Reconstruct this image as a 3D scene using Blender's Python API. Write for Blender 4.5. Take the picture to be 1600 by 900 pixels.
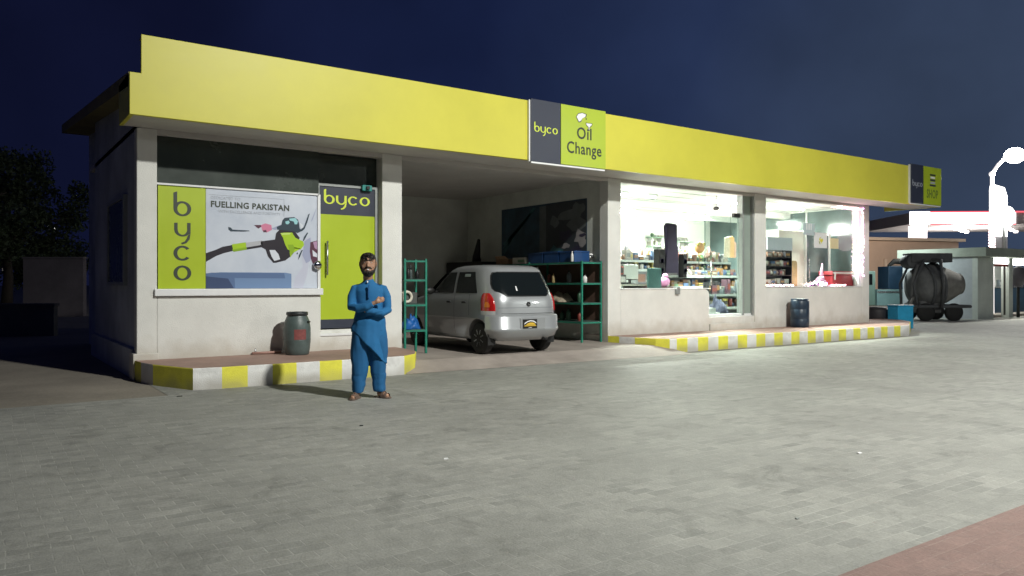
import bpy, bmesh, math, random
from mathutils import Vector, Matrix, noise
random.seed(7)
R = math.radians
for o in list(bpy.data.objects): bpy.data.objects.remove(o)
SC = bpy.context.scene
COL = SC.collection
# ------------------------------------------------------------------ camera
F, H, HV, YAW = 1200.0, 1.38, 444.0, 35.2
cd = bpy.data.cameras.new('camera'); cam = bpy.data.objects.new('camera', cd); COL.objects.link(cam)
cd.sensor_width = 36; cd.lens = F/1600*36; cd.clip_end = 1500; cd.clip_start = .05
cam.location = (0, 0, H); cam.rotation_euler = (R(90), 0, R(-YAW))
cd.shift_y = -(450-HV)/1600
SC.camera = cam
SC.render.resolution_x = 1024; SC.render.resolution_y = 576
# ------------------------------------------------------------------ world: dusk sky, brighter toward the lit forecourt
W = bpy.data.worlds.new('World'); SC.world = W; W.use_nodes = True
nt = W.node_tree; nt.nodes.clear()
def N(nt, t, **k):
    n = nt.nodes.new(t)
    for a, b in k.items():
        if a in n.inputs.keys(): n.inputs[a].default_value = b
        else: setattr(n, a, b)
    return n
out = N(nt, 'ShaderNodeOutputWorld'); bg = N(nt, 'ShaderNodeBackground'); bg.inputs[1].default_value = 1.0
tc = N(nt, 'ShaderNodeTexCoord')
dot = N(nt, 'ShaderNodeVectorMath', operation='DOT_PRODUCT')
gd = Vector((.93, .36, .12)).normalized(); dot.inputs[1].default_value = gd
nt.links.new(tc.outputs['Generated'], dot.inputs[0])
cr = N(nt, 'ShaderNodeValToRGB'); e = cr.color_ramp.elements
e[0].position = .55; e[0].color = (.0045, .0062, .024, 1)
e[1].position = 1.0; e[1].color = (.040, .060, .108, 1)
m = e.new(.80); m.color = (.0085, .0145, .050, 1)
m = e.new(.93); m.color = (.018, .030, .076, 1)
nt.links.new(dot.outputs['Value'], cr.inputs[0])
nz = N(nt, 'ShaderNodeTexNoise'); nz.inputs['Scale'].default_value = 3.0; nz.inputs['Detail'].default_value = 5
nt.links.new(tc.outputs['Generated'], nz.inputs['Vector'])
mr = N(nt, 'ShaderNodeMapRange'); mr.inputs[3].default_value = .72; mr.inputs[4].default_value = 1.28
mr.inputs[1].default_value = .3; mr.inputs[2].default_value = .7
nt.links.new(nz.outputs['Fac'], mr.inputs[0])
mx = N(nt, 'ShaderNodeVectorMath', operation='SCALE')
nt.links.new(cr.outputs[0], mx.inputs[0]); nt.links.new(mr.outputs[0], mx.inputs['Scale'])
nt.links.new(mx.outputs[0], bg.inputs[0]); nt.links.new(bg.outputs[0], out.inputs[0])
SC.view_settings.view_transform = 'Standard'; SC.view_settings.look = 'None'
SC.view_settings.exposure = 0; SC.view_settings.gamma = 1
# ------------------------------------------------------------------ lamps of the place
def light(name, kind, loc, energy, color, target=None, **k):
    d = bpy.data.lights.new(name, kind); o = bpy.data.objects.new(name, d); COL.objects.link(o)
    d.energy = energy; d.color = color; o.location = loc
    for a, b in k.items(): setattr(d, a, b)
    if target is not None:
        o.rotation_euler = (Vector(target)-Vector(loc)).to_track_quat('-Z', 'Y').to_euler()
    return o
light('forecourt_floodlight', 'SPOT', (7.6, -5.0, 12.4), 17500, (1, 1, .94), (9.8, 6.5, 0), spot_size=R(98), spot_blend=1.0, shadow_soft_size=.32)
light('canopy_floodlight', 'SPOT', (24.0, -9.0, 7.5), 2500, (.98, 1, .94), (15, 7.5, 0), spot_size=R(130), spot_blend=1.0, shadow_soft_size=.5)
# ------------------------------------------------------------------ helpers
ca, sa = math.cos(R(YAW)), math.sin(R(YAW))
def ray(u):
    l = (u-800)/F
    return l*ca+sa, -l*sa+ca
def on_y(u, v, y):
    dx, dy = ray(u); d = y/dy
    return Vector((d*dx, y, H+(HV-v)*d/F))
def on_x(u, v, x):
    dx, dy = ray(u); d = x/dx
    return Vector((x, d*dy, H+(HV-v)*d/F))
def at_depth(u, v, d):
    dx, dy = ray(u)
    return Vector((d*dx, d*dy, H+(HV-v)*d/F))
MATS = {}
def mat(name, col=(.5, .5, .5), rough=.6, var=0.0, scale=6, bump=0.0, bscale=40, metal=0.0, spec=.5, coat=0, emit=None, es=1, detail=5, tint=None):
    if name in MATS: return MATS[name]
    m = bpy.data.materials.new(name); m.use_nodes = True; t = m.node_tree
    b = t.nodes['Principled BSDF']
    b.inputs['Base Color'].default_value = (*col, 1); b.inputs['Roughness'].default_value = rough
    b.inputs['Metallic'].default_value = metal; b.inputs['Specular IOR Level'].default_value = spec
    b.inputs['Coat Weight'].default_value = coat
    if emit:
        b.inputs['Emission Color'].default_value = (*emit, 1); b.inputs['Emission Strength'].default_value = es
    if var or bump:
        c = N(t, 'ShaderNodeTexCoord')
    if var:
        n = N(t, 'ShaderNodeTexNoise'); n.inputs['Scale'].default_value = scale; n.inputs['Detail'].default_value = detail
        n.inputs['Roughness'].default_value = .65
        t.links.new(c.outputs['Object'], n.inputs['Vector'])
        r = N(t, 'ShaderNodeValToRGB'); r.color_ramp.elements[0].position = .3; r.color_ramp.elements[1].position = .7
        k = tint or tuple(x*(1-var) for x in col)
        r.color_ramp.elements[0].color = (*k, 1)
        r.color_ramp.elements[1].color = (*[min(1, x*(1+var*.35)) for x in col], 1)
        t.links.new(n.outputs['Fac'], r.inputs[0]); t.links.new(r.outputs[0], b.inputs['Base Color'])
        q = N(t, 'ShaderNodeMapRange'); q.inputs[3].default_value = max(0, rough-.08); q.inputs[4].default_value = min(1, rough+.1)
        t.links.new(n.outputs['Fac'], q.inputs[0]); t.links.new(q.outputs[0], b.inputs['Roughness'])
    if bump:
        n2 = N(t, 'ShaderNodeTexNoise'); n2.inputs['Scale'].default_value = bscale; n2.inputs['Detail'].default_value = 4
        t.links.new(c.outputs['Object'], n2.inputs['Vector'])
        bp = N(t, 'ShaderNodeBump'); bp.inputs['Strength'].default_value = bump; bp.inputs['Distance'].default_value = .02
        t.links.new(n2.outputs['Fac'], bp.inputs['Height']); t.links.new(bp.outputs[0], b.inputs['Normal'])
    MATS[name] = m; return m
def glass(name, tint=(.9, .95, .93), refl=1.0, rough=.02):
    if name in MATS: return MATS[name]
    m = bpy.data.materials.new(name); m.use_nodes = True; t = m.node_tree; t.nodes.clear()
    o = N(t, 'ShaderNodeOutputMaterial'); mi = N(t, 'ShaderNodeMixShader'); tr = N(t, 'ShaderNodeBsdfTransparent')
    tr.inputs[0].default_value = (*tint, 1); gl = N(t, 'ShaderNodeBsdfGlossy'); gl.inputs['Roughness'].default_value = rough
    f = N(t, 'ShaderNodeLayerWeight'); pw = N(t, 'ShaderNodeMath', operation='POWER'); pw.inputs[1].default_value = 4.5
    mm = N(t, 'ShaderNodeMath', operation='MULTIPLY_ADD'); mm.inputs[1].default_value = .7*refl; mm.inputs[2].default_value = .035*refl
    t.links.new(f.outputs['Facing'], pw.inputs[0]); t.links.new(pw.outputs[0], mm.inputs[0]); t.links.new(mm.outputs[0], mi.inputs[0])
    t.links.new(tr.outputs[0], mi.inputs[1]); t.links.new(gl.outputs[0], mi.inputs[2]); t.links.new(mi.outputs[0], o.inputs[0])
    MATS[name] = m; return m
class MB:
    def __init__(s): s.v = []; s.f = []; s.m = []; s.mats = []; s.sm = []
    def mi(s, m):
        if m not in s.mats: s.mats.append(m)
        return s.mats.index(m)
    def add(s, vs, fs, m, smooth=False, M=None):
        k = len(s.v); i = s.mi(m)
        for p in vs:
            p = Vector(p); s.v.append(M @ p if M else p)
        for f in fs: s.f.append(tuple(k+j for j in f)); s.m.append(i); s.sm.append(smooth)
        return s
    def box(s, x0, x1, y0, y1, z0, z1, m, M=None):
        v = [(x, y, z) for z in (z0, z1) for y in (y0, y1) for x in (x0, x1)]
        return s.add(v, [(0, 2, 3, 1), (4, 5, 7, 6), (0, 1, 5, 4), (2, 6, 7, 3), (0, 4, 6, 2), (1, 3, 7, 5)], m, M=M)
    def cbox(s, c, d, m, rz=0, M=None):
        A = Matrix.Translation(Vector(c)) @ Matrix.Rotation(rz, 4, 'Z')
        if M: A = M @ A
        return s.box(-d[0]/2, d[0]/2, -d[1]/2, d[1]/2, -d[2]/2, d[2]/2, m, M=A)
    def prism(s, pts, z0, z1, m, M=None, side=None):
        n = len(pts)
        v = [(p[0], p[1], z0) for p in pts]+[(p[0], p[1], z1) for p in pts]
        s.add(v, [tuple(range(n, 2*n)), tuple(reversed(range(n)))], m, M=M)
        return s.add(v, [(i, (i+1) % n, n+(i+1) % n, n+i) for i in range(n)], side or m, M=M)
    def tube(s, path, r, m, seg=10, smooth=True, cap=True, M=None):
        path = [Vector(p) for p in path]; n = len(path)
        rs = r if isinstance(r, (list, tuple)) else [r]*n
        vs = []; fs = []
        up = None
        for i, p in enumerate(path):
            d = (path[min(i+1, n-1)]-path[max(i-1, 0)]).normalized()
            if up is None: up = Vector((0, 0, 1)) if abs(d.z) < .9 else Vector((1, 0, 0))
            a = d.cross(up).normalized(); b = a.cross(d).normalized(); up = b
            for k in range(seg):
                t = 2*math.pi*k/seg; vs.append(p+a*math.cos(t)*rs[i]+b*math.sin(t)*rs[i])
        for i in range(n-1):
            for k in range(seg):
                fs.append((i*seg+k, i*seg+(k+1) % seg, (i+1)*seg+(k+1) % seg, (i+1)*seg+k))
        s.add(vs, fs, m, smooth, M)
        if cap:
            s.add(vs[:seg], [tuple(reversed(range(seg)))], m, False, M); s.add(vs[-seg:], [tuple(range(seg))], m, False, M)
        return s
    def rings(s, rings, m, smooth=True, cap=True, M=None):
        seg = len(rings[0]); vs = [p for r in rings for p in r]; fs = []
        for i in range(len(rings)-1):
            for k in range(seg):
                fs.append((i*seg+k, i*seg+(k+1) % seg, (i+1)*seg+(k+1) % seg, (i+1)*seg+k))
        if cap: fs += [tuple(reversed(range(seg))), tuple(range((len(rings)-1)*seg, len(rings)*seg))]
        return s.add(vs, fs, m, smooth, M)
    def lathe(s, prof, m, seg=24, M=None, c=(0, 0, 0), cap=True):
        return s.rings([[(c[0]+r*math.cos(2*math.pi*k/seg), c[1]+r*math.sin(2*math.pi*k/seg), c[2]+z) for k in range(seg)] for r, z in prof], m, True, cap, M)
    def ell(s, c, r, m, seg=16, M=None):
        A = Matrix.Translation(Vector(c)) @ Matrix.Diagonal((*r, 1))
        if M: A = M @ A
        return s.lathe([(max(.001, math.sin(math.pi*i/10)), -math.cos(math.pi*i/10)) for i in range(11)], m, seg, M=A)
    def build(s, name, parent=None, world=False, bevel=0, mods=None):
        me = bpy.data.meshes.new(name)
        off = Vector(parent.location) if (world and parent) else Vector((0, 0, 0))
        me.from_pydata([tuple(p-off) for p in s.v], [], s.f)
        for m in s.mats: me.materials.append(m)
        me.polygons.foreach_set('material_index', s.m); me.polygons.foreach_set('use_smooth', s.sm)
        me.update()
        bm = bmesh.new(); bm.from_mesh(me)
        bmesh.ops.remove_doubles(bm, verts=bm.verts, dist=1e-5)
        bmesh.ops.recalc_face_normals(bm, faces=bm.faces); bm.to_mesh(me); bm.free()
        o = bpy.data.objects.new(name, me); COL.objects.link(o)
        if parent: o.parent = parent
        if bevel:
            b = o.modifiers.new('bevel', 'BEVEL'); b.width = bevel; b.segments = 2; b.limit_method = 'ANGLE'; b.angle_limit = R(50)
        return o
def tag(o, label, cat, group=None):
    o['label'] = label; o['category'] = cat
    if group: o['group'] = group
    return o
def thing(name, label, cat, loc=(0, 0, 0), rz=0, group=None):
    o = bpy.data.objects.new(name, None); COL.objects.link(o); o.location = loc; o.rotation_euler = (0, 0, rz)
    o.empty_display_size = .2
    return tag(o, label, cat, group)
def struct(o): o['kind'] = 'structure'; return o
def copy_tree(o, parent=None):
    c = o.copy(); COL.objects.link(c); c.parent = parent
    for ch in list(o.children): copy_tree(ch, c)
    return c
def text_geo(s, size, align='CENTER', ex=.004, off=0.0):
    cu = bpy.data.curves.new('t', 'FONT'); cu.body = s; cu.size = size; cu.align_x = align; cu.extrude = ex; cu.offset = off; cu.space_character = 1+off*22; cu.resolution_u = 3
    o = bpy.data.objects.new('t', cu); COL.objects.link(o)
    dg = bpy.context.evaluated_depsgraph_get()
    me = bpy.data.meshes.new_from_object(o.evaluated_get(dg))
    vs = [v.co.copy() for v in me.vertices]; fs = [tuple(p.vertices) for p in me.polygons]
    bpy.data.objects.remove(o); bpy.data.curves.remove(cu); bpy.data.meshes.remove(me)
    return vs, fs
FRONT = Matrix.Rotation(R(90), 4, 'X')      # text plane (x,y) -> world (x,z), facing -y
def put_text(mb, s, x, y, z, size, m, sx=1.0, sy=1.0, align='CENTER', off=0.0, ex=.002):
    vs, fs = text_geo(s, size, align, ex, off)
    mb.add(vs, fs, m, False, Matrix.Translation((x, y, z)) @ FRONT @ Matrix.Diagonal((sx, sy, 1, 1)))
# the four letters of the fuel company's wordmark, drawn as pen strokes of changing width
def arc_ring(a0, a1, ro=(.5, .45), ri=(.28, .33), n=28):
    o = [(ro[0]*math.cos(R(a)), ro[1]*math.sin(R(a))) for a in [a0+(a1-a0)*i/n for i in range(n+1)]]
    i_ = [(ri[0]*math.cos(R(a)), ri[1]*math.sin(R(a))) for a in [a0+(a1-a0)*i/n for i in range(n+1)]]
    return [[o[k], o[k+1], i_[k+1], i_[k]] for k in range(n)]
GLY = {
    'o': arc_ring(0, 360),
    'c': arc_ring(38, 322),
    'b': arc_ring(0, 360) + [[(-.5, 0), (-.29, 0), (-.29, 1.02), (-.5, .93)]],
    'y': arc_ring(180, 342) + [[(-.5, -.01), (-.29, -.01), (-.29, .44), (-.5, .42)], [(.29, -.35), (.5, -.25), (.5, .45), (.29, .45)],
                               [(.33, -.36), (.5, -.26), (.44, -.62), (.27, -.56)], [(.27, -.56), (.44, -.62), (.25, -.86), (.14, -.76)], [(.14, -.76), (.25, -.86), (-.02, -.96), (-.08, -.86)]]}
def put_glyph(mb, g, x, y, z, s, m, sx=1.0):
    for k_, q in enumerate(GLY[g]):
        mb.add([(x+a*s*sx, y-.0006*max(0, k_-27), z+b*s) for a, b in q], [(0, 1, 2, 3)], m)
def put_word(mb, x, y, z, s, m, sx=1.0, gap=1.12):
    for k, g in enumerate('byco'): put_glyph(mb, g, x+(k-1.5)*s*gap*sx, y, z, s, m, sx)
# ------------------------------------------------------------------ materials
WHITE = mat('painted_plaster', (.74, .73, .66), .75, .14, 1.3, .25, 60, tint=(.62, .60, .53))
def wall_mat(name, base, dirt, zlo, zhi, var=.1, sc=1.6):
    # plaster with splash dirt near the foot of the wall, broken up by noise
    if name in MATS: return MATS[name]
    m = mat(name, base, .78, var, sc, .3, 70); t = m.node_tree; b = t.nodes['Principled BSDF']
    g = N(t, 'ShaderNodeNewGeometry'); sp = N(t, 'ShaderNodeSeparateXYZ'); t.links.new(g.outputs['Position'], sp.inputs[0])
    n = N(t, 'ShaderNodeTexNoise'); n.inputs['Scale'].default_value = 3.5; n.inputs['Detail'].default_value = 8
    t.links.new(g.outputs['Position'], n.inputs['Vector'])
    ad = N(t, 'ShaderNodeMath', operation='MULTIPLY_ADD'); ad.inputs[1].default_value = -.55
    t.links.new(n.outputs['Fac'], ad.inputs[0]); t.links.new(sp.outputs[2], ad.inputs[2])
    r = N(t, 'ShaderNodeMapRange'); r.inputs[1].default_value = zlo-.28; r.inputs[2].default_value = zhi-.28; r.inputs[3].default_value = .7; r.inputs[4].default_value = 0
    t.links.new(ad.outputs[0], r.inputs[0])
    mi = N(t, 'ShaderNodeMixRGB'); src = b.inputs['Base Color'].links[0].from_socket
    t.links.new(r.outputs[0], mi.inputs[0]); t.links.new(src, mi.inputs[1]); mi.inputs[2].default_value = (*dirt, 1)
    t.links.new(mi.outputs[0], b.inputs['Base Color']); return m
WALL = wall_mat('plaster_splashed_foot', (.70, .70, .66), (.44, .40, .33), .28, .60)
BAYW = mat('grey_plaster', (.66, .68, .62), .8, .22, 1.1, .25, 50)
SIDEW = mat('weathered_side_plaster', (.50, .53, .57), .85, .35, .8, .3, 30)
SOFFIT = mat('soffit_paint', (.55, .53, .50), .8, .1, 2)
YEL = mat('yellow_cladding', (.62, .58, .06), .42, .13, .5, .08, 3, detail=8)
LIME = mat('lime_vinyl', (.40, .51, .022), .35, .06, 2)
NAVY = mat('slate_vinyl', (.034, .040, .062), .4, .1, 3)
LIMETXT = mat('lime_letter', (.62, .72, .06), .4)
DARKTXT = mat('dark_letter', (.035, .045, .03), .45)
GREYTXT = mat('faint_letter', (.42, .45, .5), .5)
DGLASS = mat('dark_glass', (.040, .052, .043), .25, .3, 1.2, spec=.6)
ALU = mat('white_frame', (.75, .76, .76), .35, .05, 8)
ALUG = mat('grey_frame', (.32, .34, .33), .4, .1, 8, metal=.3)
STEEL = mat('steel', (.55, .56, .57), .25, .08, 20, metal=.9)
CHROME = mat('chrome', (.7, .7, .72), .12, metal=1)
BLACK = mat('black_plastic', (.012, .012, .013), .45, .2, 20)
RUB = mat('tyre_rubber', (.018, .018, .018), .75, .35, 18, .3, 90)
GREEN = mat('green_painted_steel', (.014, .22, .145), .45, .4, 9, .1, 60)
GLASS = glass('clear_glass')
GLASS2 = glass('tinted_glass', (.72, .79, .77), 1.3)
KW = wall_mat('kerb_white_paint', (.72, .72, .70), (.30, .28, .24), .0, .2, .2, 7)
KY = wall_mat('kerb_yellow_paint', (.74, .70, .07), (.34, .31, .12), .0, .2, .16, 7)

# ------------------------------------------------------------------ ground
def paving(name, c1, c2, mortar, bw, bh, blot):
    m = bpy.data.materials.new(name); m.use_nodes = True; t = m.node_tree; b = t.nodes['Principled BSDF']
    g = N(t, 'ShaderNodeNewGeometry')
    br = N(t, 'ShaderNodeTexBrick'); br.inputs['Scale'].default_value = 1; br.inputs['Brick Width'].default_value = bw; br.inputs['Row Height'].default_value = bh
    br.inputs['Mortar Size'].default_value = .0045; br.inputs['Mortar Smooth'].default_value = .4; br.inputs['Bias'].default_value = -.1
    br.inputs['Color1'].default_value = (*c1, 1); br.inputs['Color2'].default_value = (*c2, 1); br.inputs['Mortar'].default_value = (*mortar, 1)
    # slightly wandering courses
    nw = N(t, 'ShaderNodeTexNoise'); nw.inputs['Scale'].default_value = .45; nw.inputs['Detail'].default_value = 2
    t.links.new(g.outputs['Position'], nw.inputs['Vector'])
    ws = N(t, 'ShaderNodeVectorMath', operation='SCALE'); ws.inputs['Scale'].default_value = .12; t.links.new(nw.outputs['Color'], ws.inputs[0])
    wa = N(t, 'ShaderNodeVectorMath', operation='ADD'); t.links.new(g.outputs['Position'], wa.inputs[0]); t.links.new(ws.outputs[0], wa.inputs[1])
    t.links.new(wa.outputs[0], br.inputs['Vector'])
    n1 = N(t, 'ShaderNodeTexNoise'); n1.inputs['Scale'].default_value = .55; n1.inputs['Detail'].default_value = 7; n1.inputs['Roughness'].default_value = .62
    n2 = N(t, 'ShaderNodeTexNoise'); n2.inputs['Scale'].default_value = 9; n2.inputs['Detail'].default_value = 6; n2.inputs['Roughness'].default_value = .7
    n3 = N(t, 'ShaderNodeTexNoise'); n3.inputs['Scale'].default_value = 75; n3.inputs['Detail'].default_value = 3
    for n in (n1, n2, n3): t.links.new(g.outputs['Position'], n.inputs['Vector'])
    def rng(src, lo, hi, a=.3, z=.7):
        r = N(t, 'ShaderNodeMapRange'); r.inputs[1].default_value = a; r.inputs[2].default_value = z; r.inputs[3].default_value = lo; r.inputs[4].default_value = hi
        t.links.new(src, r.inputs[0]); return r.outputs[0]
    def mul(a, b_):
        x = N(t, 'ShaderNodeMath', operation='MULTIPLY'); t.links.new(a, x.inputs[0]); t.links.new(b_, x.inputs[1]); return x.outputs[0]
    n5 = N(t, 'ShaderNodeTexNoise'); n5.inputs['Scale'].default_value = 1.9; n5.inputs['Detail'].default_value = 8; n5.inputs['Roughness'].default_value = .75; n5.inputs['Distortion'].default_value = .6
    t.links.new(g.outputs['Position'], n5.inputs['Vector'])
    f = mul(mul(mul(rng(n1.outputs['Fac'], 1-blot, 1+blot*.6), rng(n5.outputs['Fac'], .80, 1.0, .36, .46)), rng(n2.outputs['Fac'], .86, 1.12)), rng(n3.outputs['Fac'], .92, 1.07))
    # sand drifted over the joints: the brick pattern fades where this is high
    n4 = N(t, 'ShaderNodeTexNoise'); n4.inputs['Scale'].default_value = 1.3; n4.inputs['Detail'].default_value = 6; n4.inputs['Roughness'].default_value = .7
    t.links.new(g.outputs['Position'], n4.inputs['Vector'])
    mi = N(t, 'ShaderNodeMixRGB'); mi.inputs[2].default_value = (*[x*.5+y*.5 for x, y in zip(c1, c2)], 1)
    t.links.new(rng(n4.outputs['Fac'], .15, .85, .35, .6), mi.inputs[0]); t.links.new(br.outputs['Color'], mi.inputs[1])
    sc = N(t, 'ShaderNodeVectorMath', operation='SCALE'); t.links.new(mi.outputs[0], sc.inputs[0]); t.links.new(f, sc.inputs['Scale'])
    t.links.new(sc.outputs[0], b.inputs['Base Color'])
    t.links.new(rng(n2.outputs['Fac'], .62, .85), b.inputs['Roughness']); b.inputs['Specular IOR Level'].default_value = .35
    inv = N(t, 'ShaderNodeMath', operation='MULTIPLY'); inv.inputs[1].default_value = -1.2; t.links.new(br.outputs['Fac'], inv.inputs[0])
    ad = N(t, 'ShaderNodeMath', operation='ADD'); t.links.new(inv.outputs[0], ad.inputs[0]); t.links.new(n3.outputs['Fac'], ad.inputs[1])
    ad2 = N(t, 'ShaderNodeMath', operation='ADD'); t.links.new(ad.outputs[0], ad2.inputs[0]); t.links.new(n2.outputs['Fac'], ad2.inputs[1])
    bp = N(t, 'ShaderNodeBump'); bp.inputs['Strength'].default_value = .35; bp.inputs['Distance'].default_value = .008
    t.links.new(ad2.outputs[0], bp.inputs['Height']); t.links.new(bp.outputs[0], b.inputs['Normal'])
    return m
PAVE = paving('grey_concrete_pavers', (.32, .32, .29), (.205, .21, .192), (.385, .385, .35), .2, .1, .16)
PAVER = paving('red_concrete_pavers', (.27, .185, .16), (.20, .13, .115), (.32, .24, .21), .2, .1, .18)
DIRT = mat('dusty_ground', (.24, .215, .175), .95, .35, .5, .5, 14)
CONC = mat('bay_concrete', (.36, .315, .28), .7, .28, 1.4, .3, 30)
ROSE = mat('reddish_walk_tiles', (.36, .235, .19), .7, .25, 2.2, .3, 25)
def sheet(name, pts, z, m):
    mb = MB(); mb.add([(x, y, z) for x, y in pts], [tuple(range(len(pts)))], m); return struct(mb.build(name))
sheet('ground', [(-500, -60), (700, -60), (700, 900), (-500, 900)], 0, DIRT)
sheet('paving', [(-25, -14), (75, -14), (75, 27), (20.5, 27), (20.5, 12.4), (2.0, 12.4), (2.0, 10.2), (-25, 10.2)], .004, PAVE)
sheet('red_paving', [(-8, -14), (40, -14), (40, 2.07), (-8, 2.07)], .008, PAVER)
CON2 = mat('far_concrete', (.44, .43, .39), .8, .2, .3, .2, 20)
sheet('road', [(27, 13.6), (75, 7), (75, 20), (27, 20)], .009, CON2)
# bay floor with its ramp
mb = MB()
bp_ = [(5.45, 11.0, .15), (11.4, 11.0, .15), (11.2, 17.9, .17), (5.45, 17.9, .17), (5.45, 10.5, .007), (11.6, 10.3, .007)]
mb.add(bp_, [(0, 1, 2, 3), (4, 5, 1, 0)], CONC); struct(mb.build('bay_floor'))
# raised walkways with striped kerb faces
def walkway(name, poly, top, stripes, ztop):
    """poly: plan outline, first edges get stripes; stripes: list of lists of (x,y) kerb stations with alternating colour"""
    mb = MB()
    mb.add([(x, y, ztop) for x, y in poly], [tuple(range(len(poly)))], top)
    k = 0
    for i in range(len(stripes)-1):
        a, b = stripes[i][:2], stripes[i+1][:2]; m = KY if stripes[i][2] else KW
        # rounded arris: vertical face, small chamfer
        mb.add([(a[0], a[1], 0), (b[0], b[1], 0), (b[0], b[1], ztop-.012), (a[0], a[1], ztop-.012)], [(0, 1, 2, 3)], m)
        mb.add([(a[0], a[1], ztop-.012), (b[0], b[1], ztop-.012), (b[0], b[1]+.018, ztop+.0015), (a[0], a[1]+.018, ztop+.0015)], [(0, 1, 2, 3)], m)
    return struct(mb.build(name))
Z1, Z2 = .285, .285
st = [(1.92, 12.1, 1), (1.95, 11.75, 0), (2.03, 11.35, 1), (2.36, 10.52, 0)]
x = 2.71; c = 1; y0 = 10.47
while x < 5.2: st.append((x, y0+.0*x, c)); c ^= 1; x += .335
st += [(5.40, 10.5, 1), (5.70, 10.72, 1), (5.95, 11.15, 0), (6.02, 11.6, 0), (6.04, 12.1, 0)]
walkway('walkway_left', [(p[0], p[1]+.015) for p in st]+[(6.04, 12.4), (1.92, 12.4)], ROSE, st, Z1)
st = [(11.02, 12.1, 1), (11.06, 11.8, 0), (11.14, 11.42, 1), (11.26, 10.95, 1), (11.42, 10.72, 0)]
x = 11.60; c = 1
while x < 20.3: st.append((x, 10.70-.008*(x-11.6), c)); c ^= 1; x += .312
st += [(20.42, 10.62, 0), (21.0, 10.9, 1), (22.6, 11.7, 0), (23.6, 12.6, 0), (23.6, 13.2, 0)]
walkway('walkway_right', [(p[0], p[1]+.015) for p in st]+[(11.02, 13.2)], ROSE, st, Z2)

# ------------------------------------------------------------------ station building
YF, YW, YB = 11.2, 12.1, 17.8
B = thing('station_building', 'long single-storey white service station building with deep yellow fascia', 'building', (2, 12, 0))
def part(mb, name, parent=B, bevel=0, label=None):
    o = mb.build(name, None, False, bevel)
    p = parent; off = Vector((0, 0, 0))
    while p is not None: off += Vector(p.location); p = p.parent
    for v in o.data.vertices: v.co -= off
    o.parent = parent
    if label: o['label'] = label
    return o
T = .2
# front wall pieces
m = MB(); m.box(1.95, 2.22, YW, YW+T, 0, 3.63, WALL); m.box(1.9, 2.24, YW-.02, YW+.3, 0, .38, WALL); part(m, 'pillar', bevel=.012)
m = MB(); m.box(5.80, 6.18, YW, YW+.35, 0, 3.63, WALL); part(m, 'pillar', bevel=.012)
m = MB(); m.box(11.02, 11.39, YW, YW+.27, 0, 3.63, WALL); part(m, 'pillar', bevel=.012)
m = MB(); m.box(15.92, 16.36, YW, YW+.3, 0, 3.63, WALL); part(m, 'pillar', bevel=.012)
m = MB(); m.box(20.72, 21.08, YW, YW+.3, 0, 3.63, WALL); part(m, 'pillar', bevel=.012)
m = MB(); m.box(2.22, 4.70, YW+.003, YW+T, 0, 1.20, WALL); part(m, 'wall', bevel=.015)
m = MB(); m.box(4.70, 5.80, YW+.14, YW+.3, 0, .62, WALL); m.box(4.703, 5.797, YW+.05, YW+.3, 0, .52, WALL)
m.box(4.70, 5.80, YW+.03, YW+.14, .52, .56, ALU); part(m, 'door_step', bevel=.008)
# low wall under the shop window with its rounded corner
m = MB(); pts = [(11.39, 0), (14.22, 0), (14.22, 1.14)]+[(14.07+.15*math.cos(R(a)), 1.11+.15*math.sin(R(a))) for a in range(10, 91, 16)]+[(11.39, 1.265)]
m.prism(pts, -T, -.004, WALL, M=Matrix.Translation((0, YW, 0)) @ FRONT)
part(m, 'wall', bevel=.01)
m = MB(); m.box(16.36, 20.72, YW+.004, YW+T, 0, 1.30, WALL); part(m, 'wall', bevel=.01)
m = MB(); m.box(14.22, 15.92, YW+.02, YW+.5, 0, .60, WALL); m.box(14.23, 15.9, YW-.03, YW+.02, 0, .44, WALL); part(m, 'door_step', bevel=.008)
# side and back walls
m = MB()
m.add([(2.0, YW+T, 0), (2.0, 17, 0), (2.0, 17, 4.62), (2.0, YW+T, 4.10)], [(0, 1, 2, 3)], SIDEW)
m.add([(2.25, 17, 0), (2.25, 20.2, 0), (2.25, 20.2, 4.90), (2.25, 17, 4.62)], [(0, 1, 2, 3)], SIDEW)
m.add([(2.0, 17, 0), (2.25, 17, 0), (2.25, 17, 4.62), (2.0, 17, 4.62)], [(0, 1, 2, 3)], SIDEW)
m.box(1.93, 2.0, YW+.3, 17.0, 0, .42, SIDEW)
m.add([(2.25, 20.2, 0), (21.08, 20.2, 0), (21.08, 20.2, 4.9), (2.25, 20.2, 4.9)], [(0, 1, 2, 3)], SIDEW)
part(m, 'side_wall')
m = MB(); m.box(1.96, 2.02, 13.3, 14.9, 1.42, 2.72, DGLASS); m.box(1.94, 2.0, 13.22, 13.3, 1.36, 2.78, ALUG); m.box(1.94, 2.0, 14.9, 14.98, 1.36, 2.78, ALUG)
m.box(1.94, 2.0, 13.3, 14.9, 1.36, 1.42, ALUG); m.box(1.94, 2.0, 13.3, 14.9, 2.72, 2.78, ALUG); part(m, 'side_window')
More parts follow.
